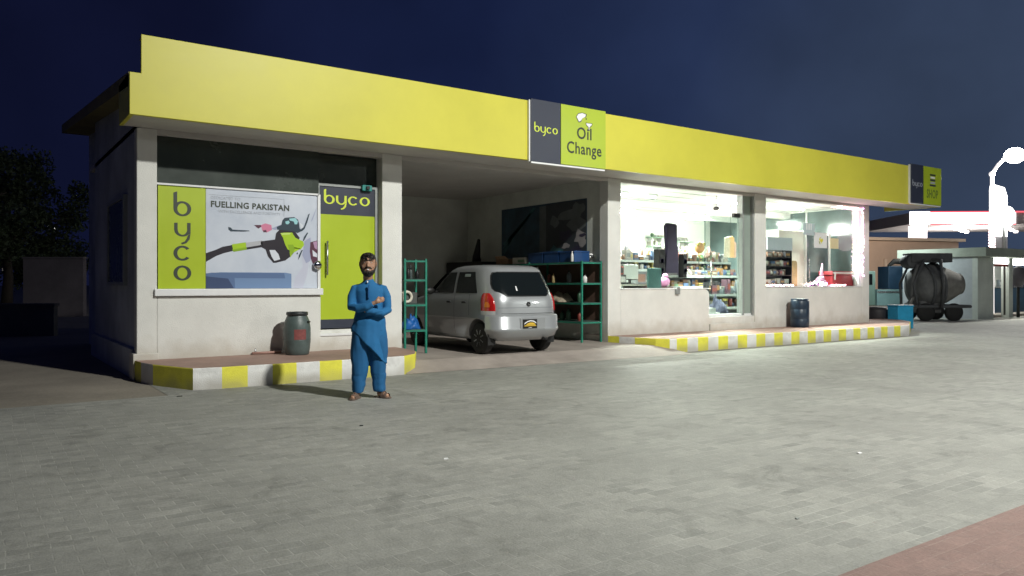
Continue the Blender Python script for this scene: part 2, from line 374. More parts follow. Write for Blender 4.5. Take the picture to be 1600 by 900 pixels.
# interior shells
m = MB()
m.box(2.2, 2.3, 12.4, YB, 0, 3.9, BAYW); part(m, 'inner_wall')
m = MB(); m.box(5.95, 6.16, YW+.35, YB, 0, 3.8, BAYW); part(m, 'bay_wall')
m = MB(); m.box(11.08, 11.2, YW+.27, YB, 0, 3.8, BAYW); part(m, 'bay_wall')
m = MB(); m.box(6.16, 11.08, YB, YB+.15, 0, 3.8, BAYW); part(m, 'bay_wall')
SHOPW = mat('shop_wall_paint', (.88, .90, .86), .7, .05, 1)
m = MB(); m.box(11.2, 11.3, YW+.27, YB, 0, 3.75, SHOPW); part(m, 'shop_wall')
m = MB(); m.box(11.3, 21.08, YB, YB+.15, 0, 3.75, SHOPW); part(m, 'shop_wall')
m = MB(); m.box(20.9, 21.08, YW+.3, YB, 0, 1.0, SHOPW); m.box(20.9, 21.08, YW+.3, YB, 3.58, 3.75, SHOPW); part(m, 'shop_wall')
m = MB(); m.box(20.96, 20.99, YW+.3, YB, 1.0, 3.58, mat('night_side_glass', (.11, .15, .15), .08, .3, 1.5, spec=.7)); w = part(m, 'side_window')
m = MB()
for y in (14.0, 15.9): m = MB(); m.box(20.92, 20.96, y, y+.05, 1.0, 3.58, ALU); part(m, 'mullion', w)
TILE = mat('shop_floor_tiles', (.55, .53, .48), .25, .15, 2)
m = MB(); m.box(11.3, 20.96, YW+.2, YB, .3, .60, TILE); part(m, 'shop_floor')
m = MB(); m.box(2.0, 21.08, YW+.02, YB, 3.66, 3.74, SOFFIT); part(m, 'ceiling')
CEIL = mat('shop_ceiling', (.82, .83, .80), .7, .05, 2)
m = MB(); m.box(11.3, 20.95, YW+.2, YB-.001, 3.60, 3.655, CEIL)
for k in range(7): m.box(11.3, 20.95, 12.9+k*.7, 12.915+k*.7, 3.592, 3.6, ALUG)
for y in (14.6, 16.4): m.box(11.3, 20.95, y, y+.25, 3.42, 3.59, CEIL)
part(m, 'shop_ceiling')
# roof slab and fascia
m = MB(); m.box(1.74, 23.2, YF+.06, YW-.003, 3.635, 3.72, SOFFIT); part(m, 'soffit')
m = MB()
EAVE = mat('aged_yellow_edge', (.24, .20, .08), .7, .3, 1.5)
v = [(1.72, 11.3, 4.02), (23.15, 11.3, 4.02), (23.15, 20.4, 4.85), (1.72, 20.4, 4.85)]
v += [(a, b, c+.19) for a, b, c in v]
m.add(v, [(0, 3, 2, 1), (4, 5, 6, 7), (0, 1, 5, 4), (1, 2, 6, 5), (2, 3, 7, 6), (3, 0, 4, 7)], EAVE); part(m, 'roof')
m = MB()
m.prism([(1.72, 3.63), (23.2, 3.63), (23.2, 4.71), (1.86, 4.71), (1.86, 4.19), (1.72, 4.19)], -.06, 0, YEL, M=Matrix.Translation((0, YF, 0)) @ FRONT)
m.box(1.72, 1.78, YF+.06, YF+.9, 3.63, 4.19, YEL); m.box(23.14, 23.2, YF+.06, YF+1.6, 3.63, 4.71, YEL)
m.box(1.86, 23.2, YF+.06, YF+.16, 4.66, 4.69, ALUG)
part(m, 'fascia', bevel=.006)
m = MB(); m.box(2.0, 21.08, YW+.006, YW+.15, 3.56, 3.64, SOFFIT); part(m, 'lintel')
# left window: dark glass above, sill; glass pane behind the poster
w = MB(); w.box(2.22, 4.70, YW+.10, YW+.13, 2.86, 3.56, DGLASS); w = part(w, 'window')
m = MB(); m.box(2.22, 4.68, YW+.02, YW+.14, 2.835, 2.862, ALU); m.box(4.655, 4.70, YW+.02, YW+.14, 1.2, 2.85, ALU); part(m, 'frame', w)
m = MB(); m.box(2.18, 4.72, YW-.06, YW+.16, 1.205, 1.31, ALU); part(m, 'sill', w, bevel=.01)
# left door (glass with vinyl), handle, closer
d = MB(); YD = YW+.18
d.box(4.74, 5.74, YD, YD+.03, .64, .79, NAVY); d.box(4.74, 5.74, YD, YD+.03, .79, 2.55, LIME); d.box(4.74, 5.74, YD, YD+.03, 2.55, 3.02, NAVY)
put_word(d, 5.235, YD-.003, 2.80, .17, LIMETXT, 1.12)
d = part(d, 'door')
m = MB(); m.box(4.70, 4.738, YD-.02, YD+.06, .62, 3.06, ALUG); m.box(5.742, 5.80, YD-.02, YD+.06, .62, 3.06, ALUG); m.box(4.738, 5.742, YD-.02, YD+.06, 3.02, 3.06, ALUG); part(m, 'frame', d)
m = MB(); m.tube([(4.86, YD-.06, 1.53), (4.86, YD-.06, 2.10)], .017, STEEL)
for z in (1.6, 2.03): m.tube([(4.86, YD-.06, z), (4.86, YD, z)], .011, STEEL)
part(m, 'handle', d)
m = MB(); m.box(4.70, 5.80, YD+.05, YD+.07, 3.06, 3.56, DGLASS); part(m, 'transom_window', B)
m = MB(); m.box(5.48, 5.66, YD-.08, YD-.021, 2.98, 3.08, mat('teal_plastic', (.02, .22, .20), .5)); m.cbox((5.57, YD-.10, 3.03), (.06, .04, .06), BLACK); part(m, 'alarm_box', B, bevel=.01)
# glass latch disc beside the door
m = MB(); m.lathe([(.001, 0), (.07, 0), (.07, .03), (.03, .045), (.001, .045)], CHROME, 20, M=Matrix.Translation((4.64, YW+.0, 1.69)) @ FRONT); part(m, 'door_lock', B)
# shop windows
w = MB(); w.box(11.39, 14.22, YW+.10, YW+.112, 1.27, 3.56, GLASS); w = part(w, 'shop_window')
m = MB(); m.box(11.36, 14.25, YW-.02, YW+.16, 1.268, 1.29, ALU); part(m, 'sill', w)
m = MB(); m.box(13.05, 13.17, YW-.06, YW+.0, 1.15, 1.27, ALUG); m.cbox((13.11, YW-.05, 1.29), (.07, .05, .05), STEEL); part(m, 'latch_bracket', w, bevel=.01)
w = MB(); w.box(16.36, 20.60, YW+.10, YW+.112, 1.31, 3.56, GLASS); w = part(w, 'shop_window')
m = MB(); m.box(16.33, 20.72, YW-.02, YW+.16, 1.302, 1.325, ALU); part(m, 'sill', w)
m = MB(); m.box(20.60, 20.72, YW+.04, YW+.16, 1.325, 3.56, ALU); part(m, 'frame', w)
d = MB(); d.box(14.24, 15.50, YW+.16, YW+.172, .66, 3.02, GLASS2); d = part(d, 'glass_door')
m = MB(); m.box(15.50, 15.56, YW+.05, YW+.22, .62, 3.56, ALUG); m.box(15.56, 15.92, YW+.10, YW+.12, .66, 3.56, mat('green_edge_glass', (.30, .36, .32), .15, .1, 2)); m.box(15.86, 15.92, YW+.03, YW+.2, .62, 3.56, ALUG)
m.box(14.22, 15.92, YW+.08, YW+.22, .60, .66, ALU); part(m, 'frame', d)
m = MB(); m.box(15.28, 15.50, YW+.13, YW+.20, 3.02, 3.12, BLACK); part(m, 'hinge', d)
m = MB(); m.tube([(14.42, YW+.11, 1.35), (14.42, YW+.11, 1.95)], .016, STEEL); part(m, 'handle', d)

# ------------------------------------------------------------------ signs
def sign(name, label, x0, x1, x2, z0, z1, extra):
    t = thing(name, label, 'sign', (x0, YF-.05, z0))
    m = MB(); m.box(x0, x1, YF-.075, YF-.004, z0, z1, NAVY); extra[0](m); part(m, 'name_panel', t, bevel=.004)
    m = MB(); m.box(x1+.004, x2, YF-.085, YF-.004, z0+.01, z1-.01, LIME); extra[1](m); part(m, 'service_panel', t, bevel=.004)
    m = MB(); m.box(x0+.004, x2-.004, YF-.07, YF-.01, z0-.03, z0-.001, ALU); m.box(x0-.03, x0-.002, YF-.05, YF-.002, z0, z1-.02, ALU); part(m, 'mounting_rail', t)
YS = YF-.0885
WHT = mat('white_print', (.80, .80, .80), .5)
def oil_panel(m):
    put_text(m, 'Oil', 9.52, YS, 4.13, .31, DARKTXT, .92, 1.0, off=.004)
    put_text(m, 'Change', 9.52, YS, 3.84, .31, DARKTXT, .86, 1.0, off=.004)
    def P(pts, mm, o=0): m.add([(9.52+a, YS-.0012*o, 4.5+b) for a, b in pts], [tuple(range(len(pts)))], mm)
    P([(-.21, .03), (-.16, .10), (-.05, .13), (.06, .11), (.04, .05), (-.04, .03), (-.08, -.05), (-.14, -.07)], DARKTXT)
    P([(-.195, .03), (-.15, .09), (-.05, .118), (.035, .10), (.02, .055), (-.05, .02), (-.09, -.035), (-.135, -.052)], WHT, 1)
    P([(.035, .035), (.055, .035), (.06, .015), (.045, 0), (.03, .015)], DARKTXT)
    P([(.03, -.05), (.20, -.05), (.195, -.09), (.135, -.14), (.13, -.20), (.105, -.21), (.10, -.14), (.04, -.10)], DARKTXT)
    P([(.045, -.06), (.185, -.06), (.18, -.085), (.125, -.13), (.12, -.185), (.112, -.185), (.105, -.13), (.05, -.09)], WHT, 1)
sign('oil_change_sign', 'square lime and slate Oil Change sign on the fascia over the service bay', 8.27, 8.95, 10.06, 3.60, 4.735,
     (lambda m: put_word(m, 8.61, YF-.078, 4.20, .125, LIMETXT, 1.0), oil_panel))
def shop_panel(m):
    put_text(m, 'SHOP', 22.68, YS, 3.86, .30, mat('olive_letter', (.13, .19, .03), .5), .8, 1.15, off=.005)
    for k, (w_, mm) in enumerate([(.32, DARKTXT), (.26, WHT), (.30, NAVY), (.26, GREYTXT), (.34, NAVY)]):
        m.add([(22.70-w_/2, YS, 4.50-k*.075), (22.70+w_/2, YS, 4.50-k*.075), (22.70+w_/2, YS, 4.55-k*.075), (22.70-w_/2, YS, 4.55-k*.075)], [(0, 1, 2, 3)], mm)
sign('shop_sign', 'small lime and slate SHOP sign at the far right end of the fascia', 21.53, 22.2, 23.2, 3.66, 4.76,
     (lambda m: put_word(m, 21.86, YF-.078, 4.20, .125, GREYTXT, 1.0), shop_panel))

# ------------------------------------------------------------------ window poster
t = thing('window_banner', 'lime upright banner with four dark letters at the left edge of the front window', 'poster', (2.24, YW+.05, 1.31))
m = MB(); m.box(2.24, 2.905, YW+.045, YW+.06, 1.312, 2.832, LIME); part(m, 'banner_sheet', t)
m = MB()
for g, z in (('b', 2.50), ('y', 2.19), ('c', 1.84), ('o', 1.545)): put_glyph(m, g, 2.575, YW+.043, z, .25 if g != 'y' else .23, DARKTXT, 1.0)
part(m, 'lettering', t)
X0, X1, PZ0, PZ1 = 2.91, 4.652, 1.314, 2.832
def pm(name, c, r=.35): return mat('print_'+name, c, r)
PB = pm('pale', (.62, .66, .72)); m = MB(); m.box(X0, X1, YW+.045, YW+.06, PZ0, PZ1, mat('poster_paper', (.60, .64, .71), .22, .10, 1.6, tint=(.50, .55, .64)))
def PP(px, mm, lay=1):
    v = []
    for (a, b) in px:
        fa = (a-15)/930.0; fa = fa*(1.06-.06*fa); top = 10+70*fa; fb = (875-b)/(875-top)
        v.append((X0+(X1-X0)*min(1, max(0, fa)), YW+.045-.0012*lay, PZ0+(PZ1-PZ0)*min(1, max(0, fb))))
    m.add(v, [tuple(range(len(v)))], mm)
PBL = pm('dark_rubber', (.022, .018, .026)); PGR = pm('lime_print', (.36, .55, .02)); PGR2 = pm('lime_dark_print', (.24, .40, .015)); PGY = pm('silver_print', (.42, .43, .46)); PBU = pm('blue_print', (.10, .16, .30)); PBU2 = pm('blue_light_print', (.16, .25, .42))
PPK = pm('pink_print', (.60, .20, .32)); PMA = pm('maroon_print', (.10, .035, .06)); PLV = pm('lavender_print', (.33, .36, .50)); PTE = pm('teal_print', (.30, .58, .62)); PDG = pm('slate_print', (.03, .05, .07)); PLI = pm('haze_print', (.50, .52, .62))
PP([(15, 745), (120, 735), (650, 740), (705, 750), (705, 875), (15, 875)], PBU2, 1)
PP([(15, 745), (60, 738), (640, 744), (650, 790), (230, 785), (235, 875), (15, 875)], PBU, 2)
PP([(15, 770), (180, 790), (225, 875), (15, 875)], pm('navy_print', (.045, .07, .15)), 3)
PP([(830, 450), (890, 430), (900, 560), (870, 620), (850, 760), (810, 875), (720, 875), (740, 780), (810, 690), (800, 600)], PLI, 1)
PP([(825, 470), (880, 440), (895, 560), (880, 640), (840, 660), (805, 590)], PLV, 2)
PP([(880, 480), (945, 465), (945, 700), (915, 690), (885, 620), (875, 560)], PMA, 3)
PP([(905, 480), (945, 470), (945, 545), (920, 530)], pm('mauve_print', (.42, .26, .40)), 4)
PP([(898, 545), (925, 565), (945, 580), (945, 610), (905, 600)], PB, 4)
PP([(180, 345), (200, 350), (215, 368), (345, 376), (350, 382), (300, 386), (200, 384), (183, 370)], PDG, 1)
PP([(440, 330), (480, 315), (530, 330), (535, 370), (490, 395), (455, 380)], PPK, 1)
PP([(385, 330), (440, 328), (445, 345), (420, 360)], PMA, 2); PP([(460, 375), (485, 372), (490, 392), (462, 392)], PMA, 2)
PP([(530, 360), (590, 335), (630, 320), (640, 345), (560, 372)], PLV, 2)
PP([(15, 570), (80, 545), (140, 515), (215, 500), (222, 550), (150, 570), (90, 595), (15, 645)], PBL, 1)
PP([(208, 495), (318, 478), (325, 540), (222, 560)], PGR, 2); PP([(210, 540), (325, 520), (325, 541), (222, 560)], PGR2, 3)
PP([(318, 482), (450, 462), (455, 515), (325, 532)], PGY, 2)
PP([(325, 522), (450, 500), (450, 520), (326, 540)], PBL, 3)
PP([(440, 470), (560, 455), (570, 400), (600, 370), (660, 365), (740, 390), (780, 440), (760, 520), (735, 560), (700, 600), (650, 635), (570, 655), (545, 655), (500, 600), (480, 540), (445, 520)], PBL, 2)
PP([(512, 545), (560, 545), (590, 580), (605, 625), (555, 640), (530, 600)], PB, 4)
PP([(605, 400), (640, 395), (710, 395), (740, 440), (815, 475), (820, 505), (790, 540), (720, 530), (700, 550), (670, 540), (645, 490), (630, 440)], PGR, 5)
PP([(670, 500), (720, 500), (735, 540), (700, 600), (690, 560)], PGR2, 6); PP([(610, 402), (700, 398), (690, 412), (618, 415)], pm('lime_hi', (.55, .72, .18)), 6)
PP([(720, 520), (790, 535), (720, 570), (695, 610), (688, 560)], PGR, 5)
PP([(575, 345), (615, 330), (625, 290), (645, 268), (730, 262), (765, 285), (775, 320), (780, 360), (805, 380), (760, 400), (720, 385), (640, 375), (580, 370)], PDG, 3)
PP([(650, 300), (680, 292), (690, 310), (675, 325), (655, 322)], PTE, 4); PP([(685, 275), (740, 270), (765, 300), (755, 325), (735, 325), (725, 300), (690, 292)], PTE, 4)
PP([(860, 240), (875, 232), (850, 310), (825, 365), (800, 385), (780, 380), (820, 345)], PDG, 4); PP([(780, 310), (810, 330), (815, 355), (790, 360)], PB, 4)
PP([(850, 395), (858, 400), (820, 465), (808, 470), (822, 430)], PDG, 6); PP([(775, 585), (800, 545), (808, 545), (785, 600), (765, 632)], PDG, 6)
PP([(750, 575), (762, 565), (765, 578), (755, 585)], PDG, 3); PP([(935, 195), (945, 180), (900, 290), (885, 305), (905, 255)], PLV, 2)
poster = part(m, 'nozzle_poster', None) if False else m.build('nozzle_poster')
tag(poster, 'large pale poster of a lime fuel nozzle and FUELLING PAKISTAN lettering in the front window', 'poster')
m = MB()
put_text(m, 'FUELLING PAKISTAN', 2.975, YW+.040, 2.555, .118, DARKTXT, 1.04, 1.08, 'LEFT', off=.0035, ex=.0006)
put_text(m, 'DEDICATED TO', 2.975, YW+.040, 2.675, .062, GREYTXT, 1, 1, 'LEFT', ex=.0006)
put_text(m, 'WITH EXCELLENCE AND POSITIVITY', 3.09, YW+.040, 2.475, .058, GREYTXT, 1, 1, 'LEFT', ex=.0006)
m.box(2.955, 4.10, YW+.041, YW+.043, 2.735, 2.742, GREYTXT); m.box(4.10, 4.106, YW+.041, YW+.043, 2.46, 2.742, GREYTXT)
o = m.build('lettering'); o.parent = poster

# ------------------------------------------------------------------ barrels
def barrel(name, label, loc, h, r, mm, lidm, patch=None):
    t = thing(name, label, 'barrel', loc)
    m = MB(); pr = [(r*.80, 0), (r*.86, .02*h), (r*.93, .12*h), (r*.99, .3*h), (r, .45*h), (r*.99, .62*h), (r*.92, .78*h), (r*.80, .87*h), (r*.74, .9*h), (r*.74, .93*h)]
    m.lathe(pr, mm, 32)
    for z in (.33, .36): m.lathe([(r*.99, z*h), (r*1.012, z*h+.006), (r*.99, z*h+.012)], mm, 32, cap=False)
    m.build('drum', t)
    m = MB(); m.lathe([(r*.70, .915*h), (r*.80, .92*h), (r*.81, .975*h), (r*.77, 1.0*h), (r*.68, h*1.0), (r*.66, .965*h), (.001, .96*h)], lidm, 32); m.build('lid', t)
    if patch:
        m = MB(); n = 8
        for i in range(n):
            a0, a1 = R(238+i*52/n), R(238+(i+1)*52/n); rr = r*1.006
            m.add([(rr*math.cos(a0), rr*math.sin(a0), .36*h), (rr*math.cos(a1), rr*math.sin(a1), .36*h), (rr*math.cos(a1), rr*math.sin(a1), .60*h), (rr*math.cos(a0), rr*math.sin(a0), .60*h)], [(0, 1, 2, 3)], patch)
        m.build('painted_patch', t)
        m = MB(); m.cbox((r*.62, -r*.75, .77*h), (.06, .03, .02), BLACK, R(40)); m.build('handle', t)
    return t
GB = mat('grey_green_plastic', (.085, .115, .11), .42, .3, 7, .1, 40)
barrel('barrel', 'grey plastic barrel with a faded red square, standing under the front window poster', (4.16, 11.70, Z1), .665, .205, GB, mat('dark_lid', (.03, .035, .036), .4, .2, 9), mat('faded_red_paint', (.22, .06, .055), .7, .35, 20))
t = thing('barrel', 'dark blue plastic barrel against the wall below the lit shop window', 'barrel', (17.25, 11.75, Z2))
BB = mat('navy_plastic', (.010, .026, .050), .4, .25, 7)
m = MB(); m.lathe([(.20, 0), (.225, .03), (.228, .2), (.222, .21), (.228, .23), (.23, .45), (.223, .46), (.23, .48), (.225, .66), (.205, .70), (.20, .70)], BB, 32); m.build('drum', t)
m = MB(); m.lathe([(.19, .695), (.215, .695), (.218, .715), (.205, .725), (.19, .70), (.001, .70)], mat('navy_rim', (.012, .03, .06), .4), 32); m.build('rim', t)

# ------------------------------------------------------------------ pipe stub on the walkway, threshold clutter
m = MB(); m.tube([(3.55, 11.98, Z1+.03), (4.0, 11.98, Z1+.03)], .02, mat('old_pink_pipe', (.38, .22, .18), .6)); m.tube([(3.6, 11.98, Z1+.02), (3.6, 11.98, Z1+.1)], .012, STEEL)
tag(m.build('pipe'), 'short low pipe lying along the wall foot left of the grey barrel', 'pipe')

# ------------------------------------------------------------------ car
CARP = mat('silver_car_paint', (.34, .355, .365), .32, .04, 3, metal=.35, coat=.5)
CARG = mat('car_glass', (.008, .011, .012), .12, spec=.45)
CARB = mat('car_black_trim', (.012, .012, .012), .5)
RED = mat('tail_lamp_red', (.42, .012, .012), .15, coat=.6); AMB = mat('tail_lamp_amber', (.60, .14, .01), .15, coat=.6); CLR = mat('tail_lamp_clear', (.42, .42, .42), .15)
car = thing('parked_car', 'small silver hatchback parked nose-in inside the open service bay', 'car', (8.0, 10.78, .155), R(-.5))
LV = [(.17, .14, 3.38, .64), (.24, .05, 3.45, .70), (.33, .035, 3.49, .722), (.50, .03, 3.49, .733), (.62, .045, 3.47, .737), (.76, .055, 3.43, .737),
      (.84, .065, 3.36, .734), (.90, .08, 3.15, .728), (.94, .095, 2.88, .720), (.985, .115, 2.66, .708), (1.10, .17, 2.50, .690), (1.22, .235, 2.32, .668), (1.34, .31, 2.14, .640),
      (1.415, .355, 1.99, .622), (1.462, .42, 1.84, .592), (1.492, .56, 1.66, .51), (1.508, .85, 1.40, .30), (1.512, 1.0, 1.25, .12)]
def lev(z):
    for a, b in zip(LV, LV[1:]):
        if z <= b[0]: k = max(0, (z-a[0])/(b[0]-a[0])); return [a[i]+(b[i]-a[i])*k for i in range(4)]
    return LV[-1]
PW = 5.0
def rear(x, z, off=0):
    _, y0, y1, w = lev(z); k = min(.999, abs(x)/w); yc = (y0+y1)/2; hl = (y1-y0)/2
    hl2 = min(hl, .62); ycc = y0+hl2
    return Vector((x, ycc-hl2*(1-k**5.2)**(1/3.2)-off, z))
def side(y, z, sgn=-1, off=0):
    _, y0, y1, w = lev(z)
    if y < y0+.62: q = min(.999, (y0+.62-y)/min((y1-y0)/2, .62)); x = w*(1-q**3.2)**(1/5.2)
    else: q = max(0, (y-(y1-.8)))/.8; x = w*(1-min(.999, q)**3)**(1/3.2)
    return Vector((sgn*(x+off), y, z))
def ring(z, grow=0):
    _, y0, y1, w = lev(z); pts = []
    n = 40; hl = min((y1-y0)/2, .62); hf = min((y1-y0)/2, .8)
    for i in range(n):       # rear arc, from left to right
        a = math.pi*(i+.5)/n; cx = -math.cos(a); sx = math.sin(a)
        X = w*math.copysign(abs(cx)**(2/5.2), cx); Y = y0+hl-hl*(abs(sx)**(2/3.2)); pts.append((X*(1+grow/w), Y-grow*sx, z))
    for i in range(n):
        a = math.pi*(i+.5)/n; cx = math.cos(a); sx = math.sin(a)
        X = w*math.copysign(abs(cx)**(2/3.2), cx); Y = y1-hf+hf*(abs(sx)**(2/3)); pts.append((X*(1+grow/w), Y, z))
    return pts
m = MB()
zs = []
for a, b in zip(LV, LV[1:]):
    for k in range(2): zs.append(a[0]+(b[0]-a[0])*k/2)
zs.append(LV[-1][0])
m.rings([ring(z) for z in zs], CARP); body = m.build('body', car)
# wheel arches cut out of the body
def bool_cut(o, mb):
    c = mb.build('cut'); md = o.modifiers.new('b', 'BOOLEAN'); md.object = c; md.operation = 'DIFFERENCE'; md.solver = 'EXACT'; md.use_self = False
    bpy.context.view_layer.update(); dg = bpy.context.evaluated_depsgraph_get()
    c.parent = o.parent; bpy.context.view_layer.update(); dg = bpy.context.evaluated_depsgraph_get()
    me = bpy.data.meshes.new_from_object(o.evaluated_get(dg)); o.modifiers.remove(md); old = o.data; o.data = me; bpy.data.objects.remove(c)
WY = (.57, 2.93); WR = .275
m = MB()
for y in WY:
    for s in (-1, 1): m.tube([(s*.45, y, .225), (s*.9, y, .225)], .325, CARB, 36, smooth=False)
bool_cut(body, m)
# bumper shell
m = MB()
def bstrip(z0, z1, off0, off1, y_end, mm):
    P0, P1 = [], []
    xs = [-1+2*i/40 for i in range(41)]
    prof = []
    for z, off in ((z0, off0), (z1, off1)):
        _, ya, yb, w = lev(z); row = []
        for s in (-1,): 
            for yy in (y_end, .26, .2): row.append(side(yy, z, -1, off))
        for k in xs:
            xx = k*w*.985; p = rear(xx, z, off); p.x *= (w+off)/w
            if p.y < .2: row.append(p)
        for yy in (.2, .26, y_end): row.append(side(yy, z, 1, off))
        prof.append(row)
    n = 30
    def res(row):
        L = [0]
        for a, b in zip(row, row[1:]): L.append(L[-1]+(b-a).length)
        o = []
        for i in range(n+1):
            d = L[-1]*i/n; j = max(k for k in range(len(L)) if L[k] <= d+1e-9); j = min(j, len(L)-2)
            o.append(row[j].lerp(row[j+1], (d-L[j])/max(1e-9, L[j+1]-L[j])))
        return o
    a, b = res(prof[0]), res(prof[1])
    m.add(a+b, [(i, i+1, n+2+i, n+1+i) for i in range(n)], mm, True)
bstrip(.21, .235, .0, .035, .30, CARP); bstrip(.235, .33, .035, .045, .30, CARP); bstrip(.33, .35, .045, .062, .30, CARP); bstrip(.35, .385, .062, .062, .30, CARP)
bstrip(.385, .40, .062, .05, .30, CARP); bstrip(.40, .585, .05, .048, .30, CARP); bstrip(.585, .62, .048, .03, .30, CARP); bstrip(.62, .63, .03, .0, .30, CARP)
m.build('bumper', car)
# plate recess + plate
m = MB(); y = rear(0, .45, .05).y
m.box(-.235, .30, y-.014, y+.02, .36, .575, CARP); m.build('plate_recess', car, bevel=.012)
m = MB(); y -= .018; PBK = mat('plate_black', (.012, .011, .010), .35); GOLD = mat('gold_print', (.65, .42, .04), .4)
m.box(-.19, .115, y-.004, y, .385, .545, PBK)
def pl(pts, mm, l=1): m.add([(a, y-.004-.0012*l, b) for a, b in pts], [tuple(range(len(pts)))], mm)
pl([(-.165, .455), (-.15, .485), (-.09, .515), (-.03, .528), (.04, .520), (.095, .487), (.095, .470), (.03, .503), (-.03, .510), (-.09, .497), (-.135, .472)], WHT)
pl([(-.13, .447), (-.09, .475), (-.03, .490), (.03, .486), (.07, .465), (.08, .445)], GOLD)
pl([(-.165, .425), (.095, .425), (.09, .440), (-.16, .440)], GOLD, 2)
pl([(-.07, .395), (.0, .395), (.0, .402), (-.07, .402)], WHT)
m.build('number_plate', car)
# rear window
def rear_patch(poly, off, mm, mb, n=1):
    # fan-free: rows of x between left and right limits at each z
    for (za, la, ra), (zb, lb, rb) in zip(poly, poly[1:]):
        K = 18; va = [rear(la+(ra-la)*i/K, za, off) for i in range(K+1)]; vb = [rear(lb+(rb-lb)*i/K, zb, off) for i in range(K+1)]
        mb.add(va+vb, [(i, i+1, K+2+i, K+1+i) for i in range(K)], mm, True)
m = MB(); rear_patch([(.955, -.40, .40), (.975, -.46, .46), (1.03, -.58, .58), (1.08, -.605, .605), (1.16, -.60, .60), (1.24, -.58, .58), (1.31, -.558, .558), (1.35, -.53, .53), (1.362, -.47, .47)], .013, CARG, m)
rw = m.build('rear_window', car)
m = MB(); rear_patch([(.94, -.42, .42), (.975, -.478, .478), (1.03, -.595, .595), (1.08, -.62, .62), (1.16, -.614, .614), (1.24, -.594, .594), (1.31, -.572, .572), (1.36, -.54, .54), (1.377, -.48, .48)], .008, CARB, m); m.build('window_seal', rw)
m = MB(); rear_patch([(1.04, -.215, -.185), (1.12, -.21, -.19)], .016, WHT, m); m.build('sticker', rw)
m = MB(); rear_patch([(.742, -.60, .60), (.748, -.60, .60)], .003, mat('seam_dark', (.12, .125, .13), .5), m)
rear_patch([(.64, -.55, .55), (.648, -.55, .55)], .004, CARB, m)
m.build('tailgate_seam', car)
m = MB(); y = rear(0, .80).y; m.lathe([(.001, 0), (.042, 0), (.042, .012), (.03, .016), (.026, .010), (.001, .010)], CARB, 24, M=Matrix.Translation((0, y, .805)) @ FRONT)
m.lathe([(.001, .011), (.015, .011), (.012, .014), (.001, .014)], CHROME, 16, M=Matrix.Translation((0, y, .805)) @ FRONT); m.build('badge', car)
# tail lamps wrap round the corners
def corner(z, s, ts, off):
    r = [Vector(p) for p in ring(z)[:40]]
    if s > 0: r = list(reversed(r))
    L = [0]
    for a, b in zip(r, r[1:]): L.append(L[-1]+(b-a).length)
    # arc length measured from the corner (45 deg point)
    ic = 4
    o = []
    for tt in ts:
        d = L[ic]+tt; d = max(0, min(L[-1], d)); j = max(k for k in range(len(L)) if L[k] <= d+1e-9); j = min(j, len(L)-2)
        p = r[j].lerp(r[j+1], (d-L[j])/(L[j+1]-L[j])); tg = (r[j+1]-r[j]).normalized(); nrm = Vector((tg.y, -tg.x, 0))
        if (nrm.x*s) < 0 and abs(nrm.x) > .2: nrm = -nrm
        if nrm.y > 0 and abs(nrm.y) > abs(nrm.x): nrm = -nrm
        o.append(p+nrm*off)
    return o
for s in (-1, 1):
    lamp = None
    for nm, rows, mm in (('tail_lamp', [(.69, -.09, .22), (.78, -.09, .22), (.85, -.085, .21), (.91, -.07, .19), (.965, -.04, .155), (1.00, .0, .12)], RED),
                         ('turn_lens', [(.755, .02, .12), (.79, .01, .13), (.83, .03, .11), (.85, .05, .09)], AMB),
                         ('reverse_lens', [(.625, -.09, .22), (.66, -.09, .22), (.69, -.09, .22)], CLR)):
        m = MB(); off = .022 if nm != 'turn_lens' else .026
        for (za, a0, a1), (zb, b0, b1) in zip(rows, rows[1:]):
            K = 10; A = corner(za, s, [a0+(a1-a0)*i/K for i in range(K+1)], off); Bq = corner(zb, s, [b0+(b1-b0)*i/K for i in range(K+1)], off)
            m.add(A+Bq, [(i, i+1, K+2+i, K+1+i) for i in range(K)], mm, True)
            if nm == 'tail_lamp':
                A2 = corner(za, s, [a0, a1], 0); B2 = corner(zb, s, [b0, b1], 0)
                m.add([A[0], Bq[0], B2[0], A2[0]], [(0, 1, 2, 3)], mm); m.add([A[-1], Bq[-1], B2[1], A2[1]], [(0, 1, 2, 3)], mm)
        o = m.build(nm, lamp or car)
        if lamp is None: lamp = o
